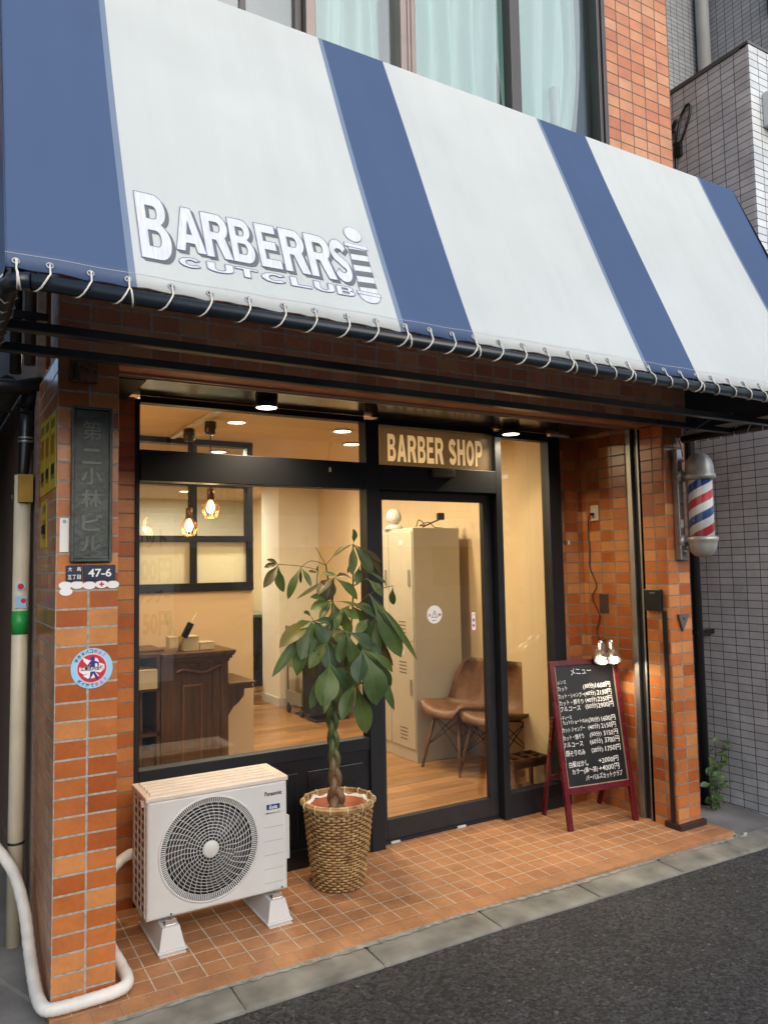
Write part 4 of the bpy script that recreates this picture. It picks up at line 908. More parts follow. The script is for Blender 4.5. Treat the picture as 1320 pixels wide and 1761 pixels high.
def trunk_mat():
    m, n, l, b = nm('braided_bark'); g = n.new('ShaderNodeNewGeometry'); sp = n.new('ShaderNodeSeparateXYZ'); l.new(g.outputs['Position'], sp.inputs[0])
    nz = n.new('ShaderNodeTexNoise'); nz.inputs['Scale'].default_value = 40; nz.inputs['Detail'].default_value = 6; l.new(g.outputs['Position'], nz.inputs[0])
    ad = n.new('ShaderNodeMath'); ad.operation = 'MULTIPLY_ADD'; ad.inputs[1].default_value = .22; l.new(nz.outputs[0], ad.inputs[0]); l.new(sp.outputs[2], ad.inputs[2])
    mr = n.new('ShaderNodeMapRange'); mr.inputs[1].default_value = .62; mr.inputs[2].default_value = .82; l.new(ad.outputs[0], mr.inputs[0])
    rp = ramp(n, [(0, (.15, .085, .045)), (.5, (.11, .085, .035)), (1, (.055, .085, .022))]); l.new(mr.outputs[0], rp.inputs[0])
    mu = n.new('ShaderNodeMix'); mu.data_type = 'RGBA'; mu.blend_type = 'MULTIPLY'; mu.inputs[0].default_value = 1
    r2_ = ramp(n, [(.3, (.6, .6, .6)), (.7, (1.25, 1.2, 1.1))]); l.new(nz.outputs[0], r2_.inputs[0]); l.new(rp.outputs[0], mu.inputs[6]); l.new(r2_.outputs[0], mu.inputs[7]); l.new(mu.outputs[2], b.inputs['Base Color'])
    b.inputs['Roughness'].default_value = .55
    bp = n.new('ShaderNodeBump'); bp.inputs['Strength'].default_value = .3; bp.inputs['Distance'].default_value = .003; l.new(nz.outputs[0], bp.inputs['Height']); l.new(bp.outputs[0], b.inputs['Normal']); return m
M_TRUNK = trunk_mat()
ztop = .98
for k in range(3):
    P, rs = [], []
    for i in range(61):
        z = .345+(ztop-.345)*i/60; th = (z-.345)*22+2*math.pi*k/3
        sp_ = 1+1.6*max(0, 1-(z-.345)/.16)**1.5
        lean = -.022*((z-.35)/.63)
        P.append((BX-.012+lean+.0155*sp_*math.sin(th), BY+.014*sp_*math.sin(2*th+.6), z)); rs.append(.0158+.0075*max(0, 1-(z-.345)/.35)+.006*max(0, 1-(z-.345)/.1)**2)
    g = G(); g.tube(P, rs, 12); part('trunk', g, M_TRUNK, PT)
def leaf_mat(name, c0, c1, c2):
    m, n, l, b = nm(name); g = n.new('ShaderNodeNewGeometry')
    nz = n.new('ShaderNodeTexNoise'); nz.inputs['Scale'].default_value = 9; nz.inputs['Detail'].default_value = 6; l.new(g.outputs['Position'], nz.inputs[0])
    rp = ramp(n, [(.30, c0), (.58, c1), (.72, c1), (.80, c2)]); l.new(nz.outputs[0], rp.inputs[0]); l.new(rp.outputs[0], b.inputs['Base Color']); b.inputs['Roughness'].default_value = .5
    tl = n.new('ShaderNodeBsdfTranslucent'); l.new(rp.outputs[0], tl.inputs[0]); mx = n.new('ShaderNodeMixShader'); mx.inputs[0].default_value = .25
    l.new(b.outputs[0], mx.inputs[1]); l.new(tl.outputs[0], mx.inputs[2]); l.new(mx.outputs[0], n['Material Output'].inputs[0]); return m
LM0 = [leaf_mat('dark_green_leaf', (.042, .08, .022), (.078, .132, .036), (.15, .14, .045)), leaf_mat('mid_green_leaf', (.06, .10, .022), (.10, .155, .036), (.18, .16, .045)), leaf_mat('yellowing_leaf', (.08, .09, .015), (.15, .13, .025), (.16, .09, .03)), leaf_mat('browning_leaf', (.045, .05, .012), (.10, .07, .022), (.14, .07, .03))]
def pp(cx_, cy_, dy=0): return at_y(430+cx_/3.261, 880+cy_/3.261, BY+dy)
LM = LM0 + [None, None, mat('leaf_midrib', (.15, .19, .07), .5, 0, .1, 30)]; LM[4:6] = [leaf_mat('deep_green_leaf', (.022, .055, .022), (.036, .082, .034), (.07, .09, .03)), leaf_mat('fresh_green_leaf', (.06, .105, .025), (.10, .155, .04), (.16, .15, .05))]
lrn = random.Random(11)
def leaflet(g, a, b, w, mi, bend=None, rib=None):
    a, b = Vector(a), Vector(b); d = b-a; L = d.length; d.normalize()
    view = (CAMP-a).normalized(); nrm = (view*.75+Vector((lrn.uniform(-.5, .5), lrn.uniform(-.2, .2), .55+lrn.uniform(-.3, .3)))); nrm -= d*nrm.dot(d); nrm.normalize()
    side = d.cross(nrm); n = 9; vs = []
    bend = lrn.uniform(.03, .12) if bend is None else bend
    ph = lrn.uniform(0, 6)
    for i in range(n+1):
        t_ = i/n; c = a+d*L*t_ + nrm*(bend*L*4*t_*(1-t_)) ; wd = w*(math.sin(math.pi*min(1, t_**1.4*.97+.02))**.8)*(.25+.75*min(1, t_*2.2))
        if t_ > .985: wd = 0.0006
        for j in (-1, -.5, 0, .5, 1):
            up_ = .28*abs(j)*wd + .10*wd*math.sin(9*t_+ph+j*2)*abs(j)
            vs.append(c+side*(j*wd)+nrm*up_)
    g.add(vs, [(i*5+j, i*5+j+1, i*5+6+j, i*5+5+j) for i in range(n) for j in range(4)], mi, True)
    if rib is not None:
        rv = []
        for i in range(n+1):
            c = vs[i*5+2]+nrm*.0006; e = side*(.0013*(1-.75*i/n)); rv += [c-e, c+e]
        g.add(rv, [(2*i, 2*i+1, 2*i+3, 2*i+2) for i in range(n)], rib, True)
CL = [ # base (crop px), depth, leaflets (tip x, tip y, half width px, material)
 ((158, 295), -.02, [(92, 270, 11, 3), (78, 312, 13, 3), (75, 428, 22, 3), (188, 452, 24, 0)]),
 ((285, 310), .03, [(212, 492, 20, 1), (342, 420, 14, 0), (284, 402, 8, 0)]),
 ((385, 345), .0, [(480, 356, 11, 1), (326, 332, 7, 2), (382, 298, 12, 1)]),
 ((577, 182), .02, [(576, 96, 22, 0), (468, 248, 17, 2), (566, 352, 25, 1), (684, 352, 33, 0), (736, 285, 16, 3), (733, 352, 22, 3)]),
 ((470, 368), -.05, [(380, 470, 28, 3), (425, 502, 32, 3), (602, 492, 26, 0), (566, 375, 27, 3), (262, 488, 10, 2)]),
 ((610, 308), .06, [(600, 412, 20, 1), (764, 408, 14, 0), (545, 345, 20, 3), (690, 330, 18, 1)]),
 ((655, 375), .0, [(738, 475, 26, 1), (700, 440, 18, 3)]),
 ((465, 503), .02, [(338, 550, 26, 0), (530, 645, 26, 1), (388, 605, 18, 0), (640, 545, 9, 2), (335, 480, 20, 1)]),
 ((560, 520), .08, [(690, 560, 28, 1), (640, 640, 30, 0), (500, 620, 26, 1), (730, 600, 24, 0)]),
 ((350, 612), -.08, [(255, 662, 26, 1), (162, 765, 34, 2), (122, 928, 24, 1), (282, 832, 40, 0), (262, 922, 34, 1), (425, 745, 38, 0), (478, 652, 32, 0), (362, 788, 28, 1), (300, 570, 24, 0)]),
 ((540, 672), -.12, [(412, 702, 15, 2), (502, 850, 30, 0), (598, 884, 33, 0), (684, 772, 36, 0), (545, 800, 24, 1)]),
 ((668, 462), -.03, [(846, 818, 42, 0), (936, 832, 15, 1), (882, 732, 20, 1), (735, 605, 20, 0)]),
 ((660, 600), .05, [(746, 752, 32, 1), (690, 690, 26, 0), (802, 866, 22, 3), (590, 690, 24, 1)]),
 ((445, 848), -.14, [(336, 1108, 27, 1), (396, 1088, 52, 0), (488, 1070, 36, 1), (532, 990, 32, 0), (415, 1130, 24, 0)]),
 ((628, 772), -.15, [(708, 1086, 56, 0), (776, 1000, 46, 0), (808, 1114, 30, 0), (600, 960, 36, 0), (800, 900, 22, 1)]),
 ((590, 952), -.10, [(512, 1172, 32, 0), (652, 1244, 38, 0), (690, 1030, 24, 1)]),
 ((540, 880), .05, [(600, 985, 34, 1), (470, 930, 28, 0), (560, 1010, 26, 0)]),
 ((440, 620), .10, [(400, 760, 30, 0), (520, 740, 30, 1), (330, 690, 26, 1), (560, 650, 24, 0)]),
 ((430, 720), -.02, [(330, 880, 30, 1), (450, 900, 34, 0), (380, 850, 28, 0), (520, 860, 28, 1)]),
 ((620, 700), -.02, [(690, 880, 34, 0), (560, 900, 32, 1), (740, 830, 26, 0), (640, 920, 30, 1)]),
 ((520, 540), -.03, [(440, 640, 22, 1), (560, 690, 24, 0), (480, 670, 20, 0), (610, 600, 20, 1)]),
 ((700, 590), .02, [(760, 760, 28, 0), (720, 800, 24, 1), (650, 740, 26, 0)]),
 ((800, 415), -.05, [(803, 522, 18, 1)]), ((735, 520), -.04, [(738, 572, 17, 1)]),
]
gl = G(); gst = G()
for (bx_, by_), dy, lf in CL:
    base = pp(bx_, by_, dy)
    for (tx, ty, hw, mi) in lf: leaflet(gl, base, pp(tx, ty, dy+lrn.uniform(-.09, .06)), hw*(1.2 if hw < 34 else 1.32)/1077, lrn.choice({0: (0, 0, 1, 4), 1: (1, 5, 0)}.get(mi, (mi,))), None, 6)
def stem(*pts, r=.0032): gst.tube(smooth([pp(x, y, dy) for x, y, dy in pts], 5), r, 6)
top = (485, 1080, 0)
stem(top, (470, 900, 0), (455, 700, .01), (462, 503, .02), r=.006); stem((462, 503, .02), (440, 400, 0), (425, 300, .02), r=.0045); stem(top, (530, 900, .02), (570, 600, .04), (577, 400, .03), (577, 182, .02), r=.005)
stem((425, 300, .02), (368, 200, .02), r=.002); stem((425, 300, .02), (470, 248, .02), (560, 185, .02), r=.002); stem((425, 300, .02), (345, 275, .02), (285, 310, .03), r=.0022)
stem((380, 325, 0), (285, 305, 0), (160, 295, -.02), r=.002); stem((455, 700, .01), (400, 640, -.05), (350, 612, -.08)); stem((440, 420, 0), (380, 420, 0), (378, 345, 0)); stem((570, 600, .04), (610, 520, .04), (668, 462, -.03))
stem((530, 860, 0), (540, 760, -.08), (540, 672, -.12)); stem((485, 1050, 0), (440, 940, -.08), (445, 848, -.14)); stem((520, 960, 0), (580, 850, -.1), (628, 772, -.15)); stem((510, 1060, 0), (570, 1000, -.06), (590, 952, -.10)); stem((575, 420, .03), (620, 390, .02), (655, 375, 0)); stem((577, 520, .04), (640, 560, .05), (660, 600, .05)); stem((462, 560, .02), (440, 600, .06), (440, 620, .1)); stem((462, 503, .02), (468, 430, -.02), (470, 368, -.05)); stem((577, 400, .03), (600, 350, .05), (610, 308, .06)); stem((668, 462, -.03), (740, 430, -.05), (800, 415, -.05), r=.0018); stem((668, 462, -.03), (735, 520, -.04), r=.0018)
part('stems', gst, mat('green_stem', (.06, .065, .02), .5, 0, .25, 30), PT)
part('crown', gl, LM, PT, recalc=False)
# ------------------------------------------------------------------ menu board
t = thing('menu_board', 'maroon framed blackboard menu with white Japanese handwriting beside the tiled side wall', 'menu board', (3.54, 3.6, 0))
FL, FR, TL = Vector((3.285, 3.49, 0)), Vector((3.790, 3.410, 0)), Vector((3.268, 3.648, .985))
BU = (FR-FL).normalized(); BV = (TL-FL).normalized(); BW = (FR-FL).length; BH = (TL-FL).length; BV = (BV-BU*BV.dot(BU)).normalized(); BN = BU.cross(BV)
def bd(a, b, e=0): return FL+BU*a+BV*b+BN*e
BM = Matrix((BU, BV, BN)).transposed().to_4x4(); BM.translation = FL
g = G()
for x in (0, BW-.034): g.box(x, x+.034, 0.0, BH, -.012, .012, .002, mtx=BM)
g.box(.034, BW-.034, BH-.034, BH, -.012, .012, .002, mtx=BM); g.box(.034, BW-.034, .205, .243, -.012, .012, .002, mtx=BM)
part('frame', g, M_MAROON, t)
part('inner_bead', G().box(.034, .038, .243, BH-.034, 0, .008, mtx=BM).box(BW-.038, BW-.034, .243, BH-.034, 0, .008, mtx=BM).box(.038, BW-.038, .243, .246, 0, .008, mtx=BM), mat('gilt_bead', (.45, .36, .25), .4, .5, .1, 10), t)
part('board', G().box(.034, BW-.034, .243, BH-.034, -.006, .0, mtx=BM), M_CHALK, t)
HL = bd(0, .66, -.02); HR = bd(BW, .66, -.02)
for a, b in ((HL, Vector((3.375, 3.80, 0))), (HR, Vector((3.835, 3.775, 0)))):
    part('rear_leg', G().bar(a, b, .03, .018, BU, .002), M_MAROON, t)
part('rear_rail', G().bar(HL.lerp(Vector((3.375, 3.80, 0)), .62), HR.lerp(Vector((3.835, 3.775, 0)), .62), .018, .035, (0, 0, 1), .002), M_MAROON, t)
px0, pw_, pt, ph_ = .036, BW-.072, BH-.036, BH-.036-.245
rows = [(.055, [('メニュー', .27, .62, .05)]), (.135, [('メンズ', .025, .17, .03)]), (.190, [('カット', .02, .18, .036), ('(30分)', .45, .64, .045), ('1600円', .66, .92, .043)]),
 (.253, [('カット・シャンプー', .02, .45, .036), ('(40分)', .455, .645, .042), ('2150円', .67, .925, .042)]), (.310, [('カット・顔そり', .015, .42, .038), ('(40分)', .46, .655, .042), ('2350円', .67, .925, .042)]),
 (.362, [('フルコース', .02, .36, .035), ('(50分)', .45, .65, .045), ('2900円', .66, .93, .043)]), (.434, [('レディース', .0, .19, .032)]), (.478, [('カット(ショートのみ)', .04, .46, .036), ('(30分)', .47, .655, .045), ('1600円', .69, .93, .043)]),
 (.537, [('カット シャンプー', .01, .39, .036), ('(40分)', .45, .645, .042), ('2150円', .67, .925, .042)]), (.600, [('カット・顔そり', .01, .355, .038), ('(50分)', .46, .655, .042), ('3150円', .695, .94, .043)]),
 (.660, [('フルコース', .0, .33, .035), ('(60分)', .45, .66, .046), ('3700円', .70, .95, .046)]), (.730, [('顔そりのみ', .03, .35, .045), ('(20分)', .455, .645, .044), ('1750円', .69, .955, .044)]),
 (.822, [('白髪ぼかし', .055, .375, .044), ('+2000円', .55, .89, .042)]), (.885, [('カラー(黒～茶)', .095, .52, .045), ('+4000円', .545, .885, .046)]), (.945, [('バーバルズカットクラブ', .31, .93, .042)])]
for v, items in rows:
    g = G()
    for s_t, a, b, h in items:
        yb = pt-ph_*v-h*.40; sk = random.uniform(-.08, .02)
        put_text(g, s_t, lambda x, y, sk=sk, yb=yb: bd(x+(y-yb)*sk, y+(x-px0)*.012, .0015), px0+pw_*a, px0+pw_*b, yb, yb+h*.80, .002, warp=.0018)
    part('handwriting', g, M_CHALKW, t, recalc=False)
M_BULB = emit_mat('lit_clip_bulb', (1, .93, .80), 3)
for a, dx, lb in ((.392, -.02, 'silver clip lamp lighting the menu board, nearer the shop window'), (.462, .02, 'silver clip lamp lighting the menu board, nearer the pillar')):
    t = thing('clip_lamp', lb, 'clip lamp', bd(a, BH, 0), 0, 'clip lamps on the menu board')
    c = bd(a, BH-.02, .035)
    part('clip', G().box(a-.012, a+.012, BH-.03, BH+.05, .013, .02, .002, mtx=BM).box(a-.012, a+.012, BH-.02, BH+.055, -.03, -.022, .002, mtx=BM).box(a-.004, a+.004, BH+.005, BH+.012, -.03, .02, mtx=BM), M_CHROME, t)
    hd = bd(a+dx*.3, BH+.075, .03); tp_ = bd(a+dx*.5-.045, BH-.05, .085); ax = (tp_-hd).normalized()
    q = ax.orthogonal().normalized(); p2 = ax.cross(q); g = G()
    def ringpts(r, d_): return [hd+ax*d_+q*r*math.cos(2*math.pi*i/20)+p2*r*math.sin(2*math.pi*i/20) for i in range(20)]
    pr = [(.015, -.03), (.022, 0), (.022, .04), (.028, .055), (.044, .08), (.048, .11)]
    vs = [p for r, d_ in pr for p in ringpts(r, d_)]
    g.add(vs, [(i*20+j, i*20+(j+1) % 20, i*20+20+(j+1) % 20, i*20+20+j) for i in range(5) for j in range(20)] + [tuple(range(20))], 0, True); part('shade', g, M_CHROME, t, recalc=False)
    g = G(); g.add(ringpts(.030, .088), [tuple(range(20))]); g.add(ringpts(.030, .080), [tuple(range(20))]); part('bulb', g, M_BULB, t, recalc=False)
    L = lamp('clip_lamp_beam', 'SPOT', hd+ax*.12, 4, (1, .85, .62), t, spot_size=R(150), spot_blend=.6, shadow_soft_size=.03)
    dirv = (ax+Vector((.32, .0, .0))).normalized(); L.rotation_euler = (-dirv).to_track_quat('Z', 'Y').to_euler()
CB = smooth([(3.862, 3.752, 1.93), (3.845, 3.765, 1.925), (3.855, 3.80, 1.85), (3.86, 3.80, 1.66), (3.86, 3.80, 1.56), (3.862, 3.75, 1.44), (3.86, 3.79, 1.36), (3.86, 3.73, 1.24), (3.86, 3.76, 1.14), (3.82, 3.70, 1.06), bd(.40, BH+.05, -.01)], 8)
g = G(); g.tube(CB, .0035, 6); g.tube(smooth([(3.83, 3.70, 1.06), (3.84, 3.66, 1.09), bd(.47, BH+.10, -.03), bd(.46, BH+.05, .02)], 6), .0035, 6); g.box(3.835, 3.862, 3.742, 3.762, 1.915, 1.935, .003)
solo('lamp_cable', 'thin black power cable hanging from the wall socket to the clip lamps', 'cable', g, M_BLACK, (3.86, 3.76, 1.1))
# ------------------------------------------------------------------ right wall fittings
t = thing('wall_socket', 'ivory wall socket with a black plug on the tiled side wall', 'socket', (3.868, 3.745, 1.89))
part('plate', G().box(3.862, 3.8695, 3.71, 3.78, 1.88, 1.985, .002), M_TAN, t); part('outlet', G().box(3.859, 3.862, 3.73, 3.76, 1.90, 1.965, .001), M_WHITEP, t)
t = thing('switch_cover', 'blank brown metal switch cover on the tiled side wall', 'cover plate', (3.868, 3.70, 1.27))
part('plate', G().box(3.862, 3.8695, 3.655, 3.73, 1.265, 1.385, .002), mat('brown_steel_plate', (.12, .085, .07), .4, .5, .15, 8), t)
t = thing('paper_tag', 'tiny grey and white sticker on the tiles right of the side window', 'sticker', (3.70, 3.864, 1.72))
part('round_mark', G().disc((3.70, 3.8635, 1.735), .016, 18, t=.0008), M_GREYP, t); part('square_mark', G().box(3.724, 3.742, 3.8625, 3.864, 1.722, 1.750), M_WHITE, t)
t = thing('control_box', 'small black control box with a conduit on the right pillar', 'box', (3.845, 3.25, 1.29))
part('case', G().box(3.815, 3.844, 3.19, 3.31, 1.295, 1.425, .004), M_BLACK, t); part('slot', G().box(3.8135, 3.815, 3.225, 3.265, 1.402, 1.406), M_ALU, t)
part('conduit', G().box(3.832, 3.845, 3.168, 3.194, .036, 1.295, .002), M_BLACK, t)
t = thing('corner_bracket', 'small triangular metal bracket on the front of the right pillar', 'bracket', (3.945, 3.14, 1.17))
part('triangle', G().prism([(3.905, 1.272), (4.005, 1.272), (3.94, 1.168)], lambda a, b, q: (a, q, b), 3.141, 3.128), M_GREYP, t)
part('hole', G().disc((3.95, 3.1275, 1.245), .008, 12, t=.0008), M_INK, t)
t = thing('barber_pole', 'red white and blue striped barber pole with grey metal caps on the right pillar', 'barber pole', (4.008, 3.015, 1.625))
pc = (4.008, 3.015, 0)
def pole_mat():
    m, n, l, b = nm('barber_stripes'); tc = n.new('ShaderNodeTexCoord'); gr = n.new('ShaderNodeTexGradient'); gr.gradient_type = 'RADIAL'; l.new(tc.outputs['Object'], gr.inputs[0])
    sp = n.new('ShaderNodeSeparateXYZ'); l.new(tc.outputs['Object'], sp.inputs[0])
    a = n.new('ShaderNodeMath'); a.operation = 'MULTIPLY_ADD'; a.inputs[1].default_value = 1/.205; l.new(sp.outputs[2], a.inputs[0])
    s = n.new('ShaderNodeMath'); s.operation = 'SUBTRACT'; l.new(a.outputs[0], s.inputs[0]); l.new(gr.outputs['Fac'], s.inputs[1]); a.inputs[2].default_value = 10.33
    f_ = n.new('ShaderNodeMath'); f_.operation = 'FRACT'; l.new(s.outputs[0], f_.inputs[0])
    rp = n.new('ShaderNodeValToRGB'); cr = rp.color_ramp; cr.interpolation = 'CONSTANT'
    cr.elements[0].position, cr.elements[0].color = 0, (.72, .72, .75, 1); cr.elements[1].position, cr.elements[1].color = .25, (.02, .07, .26, 1)
    for p, c in ((.5, (.72, .72, .75, 1)), (.75, (.50, .02, .04, 1))):
        e = cr.elements.new(p); e.color = c
    l.new(f_.outputs[0], rp.inputs[0]); l.new(rp.outputs[0], b.inputs['Base Color']); b.inputs['Roughness'].default_value = .45; return m
M_CAP = mat('grey_cast_metal', (.38, .375, .36), .38, .35, .2, 14)
part('striped_core', G().lathe([(.0, 1.74), (.070, 1.74), (.070, 2.09), (0, 2.09)], pc, 48), pole_mat(), t)
part('glass_tube', G().lathe([(.079, 1.735), (.079, 2.095)], pc, 48, caps=False), glass_mat('clear_tube', (.97, .97, .97), .05), t, recalc=False)
part('cap', G().lathe([(.0, 2.255), (.025, 2.251), (.052, 2.235), (.073, 2.205), (.083, 2.165), (.085, 2.125), (.092, 2.118), (.092, 2.098), (.085, 2.088), (.0, 2.088)], pc, 48), M_CAP, t)
part('cap', G().lathe([(.0, 1.742), (.085, 1.742), (.092, 1.736), (.092, 1.718), (.085, 1.711), (.083, 1.690), (.073, 1.655), (.052, 1.630), (.025, 1.618), (.0, 1.616)], pc, 48), M_CAP, t)
part('bracket_plate', G().box(3.915, 3.962, 3.10, 3.142, 1.605, 2.285, .003), M_ALU, t)
for z in (2.115, 1.72):
    part('arm', G().tube([(3.945, 3.105, z), (3.96, 3.06, z), (3.985, 3.03, z)], .017, 14).tube([(3.94, 3.112, z), (3.942, 3.088, z)], .036, 20), M_CAP, t)
g = G()
for z in (2.21, 1.655): g.tube([(3.94, 3.10, z), (3.942, 3.075, z)], .008, 10)
part('bolt', g, M_CAP, t); part('screw_hole', G().disc((3.936, 3.0995, 1.945), .007, 12, t=.0005), M_INK, t)
part('tag', G().box(3.925, 3.952, 3.0985, 3.1, 1.80, 1.85), M_WHITEP, t)
# ------------------------------------------------------------------ alley on the right and the grey building
t = thing('grey_building', 'tall grey tiled building standing right of the barber shop', 'building', (4.6, 2.94, 0))
part('lower_wall', G().box(4.6, 12, 2.945, 5.2, -.04, 5.02), T_GREY, t)
part('front_facing', G().box(4.6005, 12, 2.93, 2.9445, -.04, 5.03), T_GREYLIT, t)
part('coping', G().box(4.59, 12, 2.925, 2.99, 5.031, 5.05).box(4.59, 4.66, 2.99, 5.2, 5.021, 5.05), M_GREYP, t)
part('upper_wall', G().box(4.2, 7.3, 5.2, 6.2, -.04, 16).box(7.3, 12, 3.1, 6.2, 5.02, 16), T_TALL, t)
part('downpipe', G().tube([(7.2, 5.1, 5.0), (7.2, 5.1, 16)], .07, 14), mat('pale_grey_downpipe', (.40, .42, .43), .5, 0, .08, 5), t)
part('wall_vent', G().box(4.72, 5.05, 2.80, 2.93, 4.48, 4.72, .01), mat('pale_sign_box', (.55, .57, .58), .5, 0, .05, 5), t)
part('window', G().box(5.15, 5.6, 5.17, 5.2, 8.2, 9.3).box(7.27, 7.30, 3.6, 4.4, 7.2, 8.2), M_BLACK, t)
g = G()
g.tube(smooth([(4.59, 3.52, 4.0), (4.585, 3.52, 4.45), (4.58, 3.50, 4.62), (4.585, 3.46, 4.80), (4.585, 3.40, 4.86), (4.585, 3.38, 4.80), (4.58, 3.44, 4.66), (4.585, 3.50, 4.60), (4.585, 3.56, 4.68), (4.585, 3.50, 4.80), (4.585, 3.60, 4.72), (4.585, 3.72, 4.70)], 6), .009, 6)
g.tube(smooth([(4.585, 3.53, 4.0), (4.58, 3.535, 4.5), (4.58, 3.50, 4.68), (4.58, 3.58, 4.74), (4.58, 3.75, 4.66)], 6), .009, 6); g.box(4.57, 4.60, 3.47, 3.52, 4.52, 4.62)
solo('looped_cable', 'dark cable looped high on the side of the grey tiled building', 'cable', g, M_BLACK, (4.59, 3.5, 4.4))
t = thing('black_downpipe', 'black downpipe standing in the gap behind the right pillar', 'pipe', (4.44, 3.42, -.02)); part('pipe', G().tube([(4.455, 3.42, -.02), (4.455, 3.42, 2.42), (4.30, 3.42, 2.60), (4.10, 3.40, 2.7)], .032, 14), M_BLACK, t)
part('bracket', G().box(4.42, 4.6, 3.40, 3.44, 1.1, 1.13), M_BLACK, t)
PTW = thing('weed', 'leafy green weed growing in the gap behind the right pillar', 'plant', (4.43, 3.36, -.02)); g = G(); gs_ = G(); wr = random.Random(4)
for k in range(7):
    b0 = Vector((4.40+wr.uniform(-.03, .05), 3.33+wr.uniform(-.03, .03), -.02)); tp_ = b0+Vector((wr.uniform(-.06, .12), wr.uniform(-.12, .04), wr.uniform(.2, .46)))
    P = smooth([b0, b0.lerp(tp_, .5)+Vector((-.015, 0, .02)), tp_], 5); gs_.tube(P, .0025, 5)
    for q in range(5):
        c = P[2+2*q if 2+2*q < len(P) else -1]; dv = Vector((wr.uniform(-.6, 1), wr.uniform(-1, .2), wr.uniform(-.5, .3))).normalized()
        leaflet(g, c, c+dv*wr.uniform(.05, .085), wr.uniform(.016, .027), 0)
part('stems', gs_, mat('weed_stem', (.07, .10, .03), .6, 0, .2, 30), PTW); part('leaves', g, leaf_mat('weed_leaf', (.05, .10, .035), (.085, .15, .05), (.12, .17, .06)), PTW, recalc=False)
lr = random.Random(8)
for x, y, ln, a, lb in ((4.38, 2.86, .085, .25, 'dry ochre leaf lying at the end of the kerb, nearer the tiles'), (4.50, 2.83, .10, -.2, 'dry yellow leaf lying at the end of the kerb, further from the tiles')):
    g = G(); leaflet(g, (x-ln*.5, y, -.022), (x+ln*.5, y+a*ln, -.018), .013, 0, .05); o_ = solo('fallen_leaf', lb, 'leaf', g, leaf_mat('dry_leaf', (.40, .20, .06), (.55, .33, .09), (.45, .22, .07)), (x, y, -.03), 'fallen leaves by the kerb', recalc=False)
g = G(); wr = random.Random(12)
for k in range(26):
    x, y = 4.15+wr.gauss(0, .03), 2.955+wr.gauss(0, .018); r_ = wr.uniform(.004, .012)
    m_ = Matrix.Translation((x, y, kz(x)+r_*.4)) @ Matrix.Rotation(wr.uniform(0, 6), 4, 'Z') @ Matrix.Rotation(wr.uniform(0, 1), 4, 'X')
    g.box(-r_, r_, -r_*.7, r_*.6, -r_*.4, r_*.5, mtx=m_)
solo('mortar_crumbs', 'small heap of broken grey mortar at the corner of the tiled step', 'rubble', g, mat('mortar_rubble', (.30, .28, .25), .9, 0, .4, 30), (4.15, 2.955, -.04), kind='stuff')
# ------------------------------------------------------------------ inside the shop
M_CLIGHT = emit_mat('lit_ceiling_lens', (1, .86, .62), 9)
for x, y, e, c, lb in ((2.78, 5.2, 18, (1, .79, .50), 'recessed ceiling light near the front window of the shop'), (2.45, 4.72, 14, (1, .79, .50), 'recessed ceiling light over the brown chairs'), (0.72, 4.4, 9, (1, .79, .50), 'recessed ceiling light above the reception desk'), (2.85, 6.6, 19, (1, .84, .60), 'recessed ceiling light beyond the grey locker'), (1.97, 5.98, 26, (1, .88, .68), 'recessed ceiling light behind the black framed partition'), (2.6, 9.2, 44, (1, .92, .74), 'recessed ceiling light deepest in the shop')):
    t = thing('ceiling_light', lb, 'ceiling lamp', (x, y, 2.55), 0, 'recessed lights in the shop ceiling')
    part('ring', G().lathe([(.062, 2.553), (.075, 2.549), (.075, 2.545), (.060, 2.545), (.060, 2.553)], (x, y, 0), 32), M_WHITEP, t); part('lens', G().lathe([(0, 2.549), (.060, 2.549)], (x, y, 0), 32), M_CLIGHT, t)
    lamp('ceiling_beam', 'AREA', (x, y, 2.535), e, c, t, shape='DISK', size=.12)
t = thing('lighting_track', 'pale lighting track on the shop ceiling carrying two pendants', 'track', (1.44, 4.9, 2.53)); part('rail', G().box(1.425, 1.46, 4.35, 5.40, 2.532, 2.554, .002), M_WHITEP, t)
M_FIL = emit_mat('glowing_filament_bulb', (1, .62, .24), 5); M_COPPER = mat('copper_wire', (.55, .25, .09), .3, .9, .1, 8)
